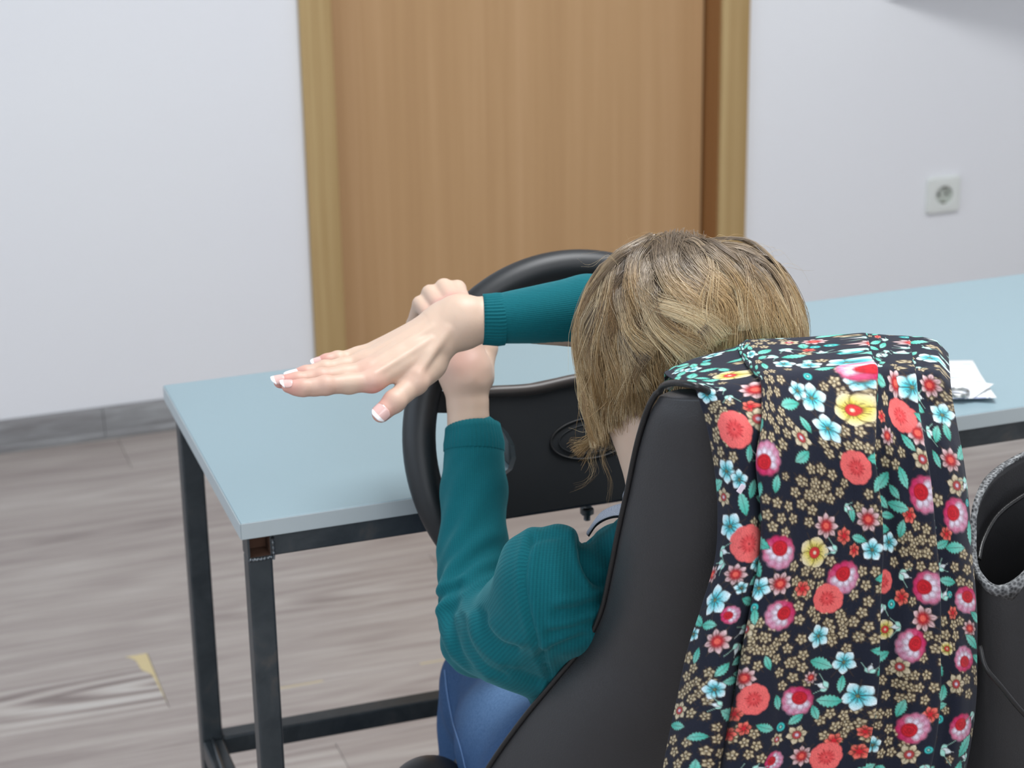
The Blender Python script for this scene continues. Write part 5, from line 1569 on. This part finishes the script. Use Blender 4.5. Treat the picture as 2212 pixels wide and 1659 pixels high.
def flower(kind, u, v, R, rot):
    wn = window(u, v, R*1.15)
    if wn is None:
        return
    sl, x, y = wn
    th = np.arctan2(y, x)-rot; rr = np.hypot(x, y)
    if kind == 'cyan':
        petals(sl, x, y, R, 5, rot, 0.36, CYAN, WHITE)
        for k in range(7):
            a = rot+k*0.9; p = x*np.cos(a)+y*np.sin(a); q = -x*np.sin(a)+y*np.cos(a)
            paint(sl, sm(np.abs(q)-0.0003)*((p > 0) & (p < R*0.42)), BROWN)
        disc(sl, x, y, R*0.08, cs(120, 130, 90))
    elif kind == 'yellow':
        petals(sl, x, y, R, 5, rot, 0.46, YEL, CREAM, notch=0.12)
        for k in range(20):
            a = rot+k*np.pi/10; p = x*np.cos(a)+y*np.sin(a); q = -x*np.sin(a)+y*np.cos(a)
            paint(sl, sm(np.abs(q)-0.0002)*((p > 0) & (p < R*0.55))*0.6, BROWN)
        disc(sl, x, y, R*0.37, BROWN); disc(sl, x, y, R*0.34, cs(196, 52, 52)); disc(sl, x, y, R*0.1, CREAM)
    elif kind == 'coral':
        b = R*(0.90+0.07*np.abs(np.cos(th*4.5))**0.6+0.03*np.cos(2*th))
        paint(sl, sm(rr-b), CORAL*(0.96+0.0*th[..., None]))
        for k in range(12):
            a = rot+k*np.pi/6+0.15*np.sin(k*5); p = x*np.cos(a)+y*np.sin(a); q = -x*np.sin(a)+y*np.cos(a)
            paint(sl, sm(np.abs(q)-0.00025)*((p > 0) & (p < R*(0.5+0.08*np.sin(k*3)))), DRED*0.6)
        disc(sl, x, y, R*0.33, RED, R*0.2); disc(sl, x, y, R*0.20, cs(224, 92, 92), R*0.12); disc(sl, x, y, R*0.05, DRED)
    elif kind == 'daisy':
        petals(sl, x, y, R, 8, rot, 0.24, DRED, PINK*0.45+WHITE*0.5, r0=0.1)
        tt = rr/R
        paint(sl, np.clip((0.62-tt)/0.3, 0, 1)*(tt < 0.62)*0.85, RED*0.8)
        disc(sl, x, y, R*0.24, cs(226, 98, 84))
    elif kind == 'small':
        petals(sl, x, y, R, 6, rot, 0.34, RED, cs(236, 126, 110), r0=0.1)
        disc(sl, x, y, R*0.26, RED)
    elif kind == 'star':
        petals(sl, x, y, R, 6, rot, 0.30, BEIGE, CREAM, r0=0.2)
        disc(sl, x, y, R*0.46, OUTL); disc(sl, x, y, R*0.42, cs(168, 66, 66)); disc(sl, x, y, R*0.16, cs(206, 196, 214))
    elif kind == 'rose':
        b = R*(0.86+0.12*np.abs(np.cos(th*4))**0.7)
        paint(sl, sm(rr-b-0.0006), OUTL); paint(sl, sm(rr-b), MAG)
        ux, uy = np.cos(rot+1.2), np.sin(rot+1.2)           # the red heart sits to this side
        for k in range(11):
            a = rot+1.2+2*np.pi*(k+.5)/11; away = 0.5-0.5*np.cos(a-rot-1.2)
            cx_, cy_ = R*.74*np.cos(a), R*.74*np.sin(a)
            disc(sl, x-cx_, y-cy_, R*0.25, MAG*.55, R*.06)
            disc(sl, x-cx_*1.03, y-cy_*1.03, R*0.22, (LILAC*.65+MAG*.35)*away+MAG*(1-away)*1.1, R*0.16)
        ox, oy = R*0.26*ux, R*0.26*uy
        for k in range(5):
            a = rot+1.2+np.pi+(k-2)*0.62
            cx_, cy_ = ox+R*0.60*np.cos(a), oy+R*0.60*np.sin(a)
            ex_, ey_ = x-cx_, y-cy_
            e = np.hypot((ex_*np.cos(a)+ey_*np.sin(a))*0.95, (-ex_*np.sin(a)+ey_*np.cos(a))*1.15)
            paint(sl, sm(e-R*0.25), MAG*.5); paint(sl, sm(e-R*0.22, R*0.14), LILAC*0.6+WHITE*0.4)
        disc(sl, x-ox, y-oy, R*0.47, DRED*.8); disc(sl, x-ox, y-oy, R*0.44, RED, R*0.08)
        for k in range(3):
            paint(sl, sm(np.abs(np.hypot(x-ox*1.1, y-oy*1.1)-R*(0.12+0.11*k))-0.0003)*(np.sin(th*1.0+k*2) > -0.2)*0.7, DRED*0.7)
    elif kind == 'tiny':
        petals(sl, x, y, R, 5, rot, 0.30, BEIGE, cs(206, 192, 160), ol=0.0010, r0=0.15)
        disc(sl, x, y, R*0.16, CREAM)
    elif kind == 'leaf':
        a = rot; p = x*np.cos(a)+y*np.sin(a)+R*0.9; q = -x*np.sin(a)+y*np.cos(a)
        t = np.clip(p/(1.8*R), 0, 1)
        half = 0.42*R*np.sin(np.pi*t)**0.8*(1+0.12*np.sin(t*40))
        d = np.abs(q)-half
        d = np.where((p < 0) | (p > 1.8*R), np.maximum(d, np.maximum(-p, p-1.8*R)), d)
        paint(sl, sm(d-0.0006), OUTL); tt = t[..., None]
        paint(sl, sm(d), TEAL*(1-tt*0.5)+MINT*tt*0.5); paint(sl, sm(np.abs(q)-0.00025)*(d < 0)*0.7, BROWN)
        mark(sl, x, y, R*0.75); return
    elif kind == 'sprig':
        for k, aa in enumerate((-0.6, 0.1, 0.8)):
            a = rot+aa; p = x*np.cos(a)+y*np.sin(a); q = -x*np.sin(a)+y*np.cos(a); t = np.clip(p/(R*(0.7+0.3*(k == 1))), 0, 1)
            d = np.where(p < 0, np.hypot(p, q), np.abs(q)-0.22*R*np.sin(np.pi*t))
            paint(sl, sm(d-0.0005), OUTL); paint(sl, sm(d), MINT if k != 1 else WHITE*0.9)
        mark(sl, x, y, R*0.6); return
    elif kind == 'bud':
        paint(sl, sm(np.abs(rr-R*0.7)-R*0.22), TEAL*0.6+CYAN*0.4); disc(sl, x, y, R*0.25, MINT)
        mark(sl, x, y, R); return
    mark(sl, x, y, R*0.96)
front = np.zeros((NV, NU), bool); front[int(0.06*NV):] = True
def find(px, py):
    """Cloth coordinates of the nearest cloth point shown at this pixel."""
    d = np.hypot(spx-px, spy-py)
    m = (d < max(4.0, d.min()+2.0)) & front
    if not m.any():
        return None
    zz_ = np.where(m, spz, 9e9); k = np.argmin(zz_)
    if d.ravel()[k] > 30:
        return None
    return UU.ravel()[k], VV.ravel()[k]
A0, B0 = (1400, 700), (1400, 1150); ZK = 2.7241
DATA = {
 'cyan': ([(600,175,150),(800,232,145),(945,240,150),(1170,222,180),(340,412,165),(960,430,175),(880,385,115),(1060,610,175),(255,265,125),(175,275,90),(1660,195,185),(1560,370,165),(1730,530,150),(455,865,145),(530,920,120),(480,1190,175),(1310,1330,140),(1420,1290,125),(640,1410,110),(1270,330,110),(380,180,110)],
          [(390,400,185),(645,330,145),(1005,615,145),(1155,770,150),(1230,970,185),(385,930,130),(265,600,90),(1325,1250,110),(545,330,80)]),
 'yellow': ([(480,300,185),(1205,505,205),(985,1345,195)], [(1400,570,130),(1760,690,90)]),
 'coral': ([(500,620,230),(1220,850,210),(1475,535,220),(595,1300,235)], [(1050,395,190),(620,990,200),(1390,290,140),(1050,1330,190)]),
 'rose': ([(690,790,190),(1310,240,180),(1630,1010,215),(1815,1130,195),(780,1350,195)], [(1160,270,190),(785,490,180),(1640,330,195),(1560,670,195),(880,1000,180),(1570,1160,190),(1880,400,160),(1860,740,150),(1850,1150,165),(740,1350,120),(480,490,105)]),
 'daisy': ([(635,380,145),(1450,345,175),(1300,110,140),(975,100,120),(1585,635,150),(1650,350,140),(1415,655,110),(1055,1190,150),(1290,1155,150),(1785,800,140),(1540,105,140)], [(780,310,145),(1620,510,160),(400,640,150),(560,860,140),(510,250,130),(905,1320,130),(1895,570,100),(960,860,80),(375,250,100)]),
 'small': ([(945,150,70),(1350,70,80),(1160,1250,100),(1215,1335,80),(1540,1130,100),(600,480,90),(1380,540,80),(1760,1240,90)], [(915,330,95),(1485,385,100),(500,1070,100),(465,1190,90),(565,1160,90),(1665,1075,100),(1795,480,80),(1240,1290,100),(1280,1180,80),(1100,1230,100)]),
 'star': ([(905,668,130),(650,555,130),(830,105,110),(1620,800,130),(1820,955,130),(440,1020,110)], [(575,570,110),(1475,795,130),(1820,895,130),(180,1050,110),(880,1195,120),(1530,1310,130),(760,1220,80)]),
}
CLUS = ([(780,560),(440,520),(1110,700),(990,930),(790,1150),(1250,630),(1330,1100),(690,480),(730,320),(1200,330),(1410,740),(650,110),(410,560),(420,750),(640,1270),(1050,960),(930,1460),(1600,1280),(700,730),(950,1010),(1760,430),(1560,240)],
        [(1650,130),(1280,320),(680,620),(820,690),(1290,560),(280,880),(1450,890),(1600,920),(150,1290),(1880,220),(430,1300),(1420,1230),(1060,540),(850,860),(1150,600),(1240,1120),(1020,240),(890,440),(1100,1150),(640,700),(250,980),(1500,120),(1760,600),(1880,860),(570,1240),(1690,690)])
def place(kind, zx, zy, dia, org):
    k = find(org[0]+zx/ZK, org[1]+zy/ZK)
    if k:
        flower(kind, k[0], k[1], dia/ZK/2/2690*1.03, rng.random()*6.28)
for oi, org in enumerate((A0, B0)):
    for cx_, cy_ in CLUS[oi]:
        k = find(org[0]+cx_/ZK, org[1]+cy_/ZK)
        if k:
            for q in range(7):
                a = 2*np.pi*q/6+rng.random()*0.4; r_ = (0.0115 if q else 0)*(0.9+0.3*rng.random())
                flower('tiny', k[0]+r_*np.cos(a), k[1]+r_*np.sin(a), 0.0044, rng.random()*6.28)
for kind in ('small', 'star', 'daisy', 'cyan', 'yellow', 'rose', 'coral'):
    for oi, org in enumerate((A0, B0)):
        for zx, zy, dia in DATA[kind][oi]:
            place(kind, zx, zy, dia, org)
# fill the remaining open ground with leaves, sprigs, buds and tiny flowers
for k in range(4200):
    u, v = rng.random()*CLOTH_W, rng.random()*CLOTH_H
    kind = ('leaf', 'tiny', 'sprig', 'sprig', 'sprig', 'leaf', 'leaf', 'leaf', 'bud')[rng.integers(9)]
    R = {'leaf': 0.0095, 'tiny': 0.0044, 'sprig': 0.0095, 'bud': 0.0035}[kind]*(0.75+0.5*rng.random())
    if kind == 'bud' and rng.random() < .6:
        continue
    wn = window(u, v, R*1.3)
    if wn is None:
        continue
    sl, x, y = wn
    lim = {'leaf': 0.50, 'tiny': 1.05, 'sprig': 0.62, 'bud': 1.05}[kind]
    if (occ[sl] & (np.hypot(x, y) < R*lim)).any():
        continue
    flower(kind, u, v, R, rng.random()*6.28)
col *= nz
me = from_np('floral_cloth', sverts, grid_faces(NV, NU))
col_attr(me, 'print', col.reshape(-1, 3))
m = NT('floral_print_cotton', 0.85, 0.2)
at_ = m.add('ShaderNodeAttribute'); at_.attribute_name = 'print'
m.base(at_.outputs['Color'])
m.b.inputs['Sheen Weight'].default_value = 0.06
m.bump(m.noise(m.coord('Object'), 1400, 2), 0.25, 0.0004)
sc_o = link('floral_shawl', me, m.m)
md = sc_o.modifiers.new('solid', 'SOLIDIFY'); md.thickness = 0.0009; md.offset = 1
tag(sc_o, 'dark floral print cloth hanging in folds over the back of the black seat', 'shawl')
# tiny care tag on the left edge fold
P = at(np.array([1592, 1603, 1611, 1600.]), np.array([1062, 1046, 1050, 1068.]), 1.408)
bm = bmesh.new(); q = [bm.verts.new(p) for p in P]; f = bm.faces.new(q)
ex = bmesh.ops.extrude_face_region(bm, geom=[f]); bmesh.ops.translate(bm, verts=[e for e in ex['geom'] if isinstance(e, bmesh.types.BMVert)], vec=(0, 0.0012, 0))
o = bm_obj('care_tag', bm, plain('tag_white', srgb(222, 210, 222), 0.7), sc_o); o['label'] = 'small white sewn-in tag'
# ------------------------------------------------------------------ handbag on a stool right of the seat
M_bag = leather('bag_leather', srgb(36, 36, 38), 0.5)
m = NT('grey_reptile_trim', 0.55, 0.4)
v = m.coord('Object')
vo = m.add('ShaderNodeTexVoronoi'); m.link(v, vo.inputs['Vector']); vo.inputs['Scale'].default_value = 330
n = m.noise(v, 60, 3)
m.base(m.ramp(m.math('ADD', m.math('MULTIPLY', vo.outputs['Distance'], 0.7), m.math('MULTIPLY', n, 0.4)), [(0.3, srgb(46, 48, 50)), (0.55, srgb(98, 100, 102)), (0.8, srgb(150, 153, 154))]))
m.bump(vo.outputs['Distance'], 0.6, 0.0008)
M_rep = m.m
bg = thing('handbag', 'open black leather handbag with grey reptile trim beside the seat', 'handbag')
BY = 1.50
# mouth of the bag: back lip is high, front lip sags
back = at(np.array([2103, 2112, 2135, 2175, 2225, 2290, 2350, 2390, 2400]), np.array([1125, 1085, 1040, 1005, 980, 968, 985, 1040, 1110]), np.array([1.50, 1.51, 1.53, 1.55, 1.56, 1.57, 1.57, 1.56, 1.54]))
frontl = at(np.array([2103, 2106, 2122, 2150, 2185, 2230, 2290, 2350, 2400]), np.array([1125, 1215, 1252, 1272, 1262, 1225, 1190, 1160, 1110]), np.array([1.50, 1.475, 1.455, 1.445, 1.44, 1.44, 1.45, 1.48, 1.54]))
NB = 48
bk, fr = catmull(back, NB), catmull(frontl, NB)
loop = np.vstack([bk, fr[::-1][1:-1]])
n = len(loop)
cen = loop.mean(0)
ZB = 0.472
rowsb = []
prof = [(0.0, 1.0), (0.06, 1.03), (0.2, 1.08), (0.45, 1.16), (0.7, 1.18), (0.88, 1.12), (0.97, 1.0), (1.0, 0.8)]
base_c = np.array([cen[0]+0.045, 1.475, ZB])
for t_, k_ in prof:
    p = loop.copy()
    c2 = cen*(1-t_)+base_c*t_
    xy = (loop[:, :2]-cen[:2])
    ang = np.arctan2(xy[:, 1], xy[:, 0])
    ell = np.stack([0.080*np.cos(ang), 0.060*np.sin(ang)], -1)
    q = min(1, t_*1.6)
    p[:, :2] = c2[:2]+(xy*(1-q)+ell*q)*k_
    p[:, 2] = loop[:, 2]*(1-t_)+ZB*t_
    rowsb.append(p)
G = np.array(rowsb)
Gd = np.stack([catmull(G[:, i], 30) for i in range(n)], 1)      # 30 x n
V = Gd.reshape(-1, 3)
i, j = np.meshgrid(np.arange(29), np.arange(n), indexing='ij'); j2 = (j+1) % n
Fq = np.stack([i*n+j, i*n+j2, (i+1)*n+j2, (i+1)*n+j], -1).reshape(-1, 4)
V = np.vstack([V, Gd[-1].mean(0)])
jj = np.arange(n)
capf = np.stack([np.full(n, 30*n), 29*n+(jj+1) % n, 29*n+jj], -1)
me = bpy.data.meshes.new('bag_body'); me.from_pydata(V.tolist(), [], Fq.tolist()+capf.tolist())
me.polygons.foreach_set('use_smooth', np.ones(len(me.polygons), bool))
o = link('bag_body', me, M_bag, bg); md = o.modifiers.new('solid', 'SOLIDIFY'); md.thickness = 0.004; md.offset = 0
# trim along the lip, broad on the front right, and an inner lining seam
wid = np.concatenate([np.full(NB, 0.0010), np.interp(np.linspace(0, 1, NB)[::-1][1:-1], [0, .25, .42, .6, .8, 1], [0.0010, 0.0016, 0.003, 0.012, 0.016, 0.006])])
Vt = []
for q in range(n):
    out = loop[q]-cen; out[2] = 0; out /= np.linalg.norm(out)+1e-9
    top_ = loop[q]+[0, 0, 0.0025]
    for o_, z_ in ((0.0035, 0.0), (0.0035, -2*wid[q]-0.002), (-0.003, -0.6*wid[q]-0.002), (-0.003, 0.0)):
        Vt.append(top_+out*o_+np.array([0, 0, z_]))
Vt = np.array(Vt)
i, j = np.meshgrid(np.arange(n), np.arange(4), indexing='ij'); i2 = (i+1) % n; j2 = (j+1) % 4
link('trim_band', from_np('trim_band', Vt, np.stack([i*4+j, i2*4+j, i2*4+j2, i*4+j2], -1).reshape(-1, 4)), M_rep, bg)
P = at(np.array([2109, 2118, 2145, 2185, 2240, 2310]), np.array([1205, 1165, 1115, 1080, 1050, 1035]), np.array([1.49, 1.505, 1.53, 1.545, 1.555, 1.56]))
tube_obj('lining_seam', catmull(P, 30)+np.array([0, -0.004, 0]), 0.0022, M_pipe, bg, 8)
P = at(np.array([2116, 2128, 2160, 2215, 2290]), np.array([1395, 1440, 1480, 1545, 1610]), np.array([1.405, 1.395, 1.39, 1.385, 1.385]))
tube_obj('side_seam', catmull(P, 30), 0.0022, M_pipe, bg, 8)
st = thing('stool', 'low black stool that holds the open handbag beside the seat', 'stool')
P = np.array([[base_c[0], base_c[1], 0.43], [base_c[0], base_c[1], 0.47]])
tube_obj('stool_seat', np.linspace(P[0], P[1], 5), np.array([0.090, 0.098, 0.098, 0.098, 0.092]), M_blk, st, 40)
for a in range(4):
    an = math.pi/4+a*math.pi/2; d = np.array([math.cos(an), math.sin(an), 0])
    tube_obj('leg', np.array([base_c*[1, 1, 0]+d*0.065+[0, 0, 0.432], base_c*[1, 1, 0]+d*0.100]), 0.011, M_blk, st, 12)
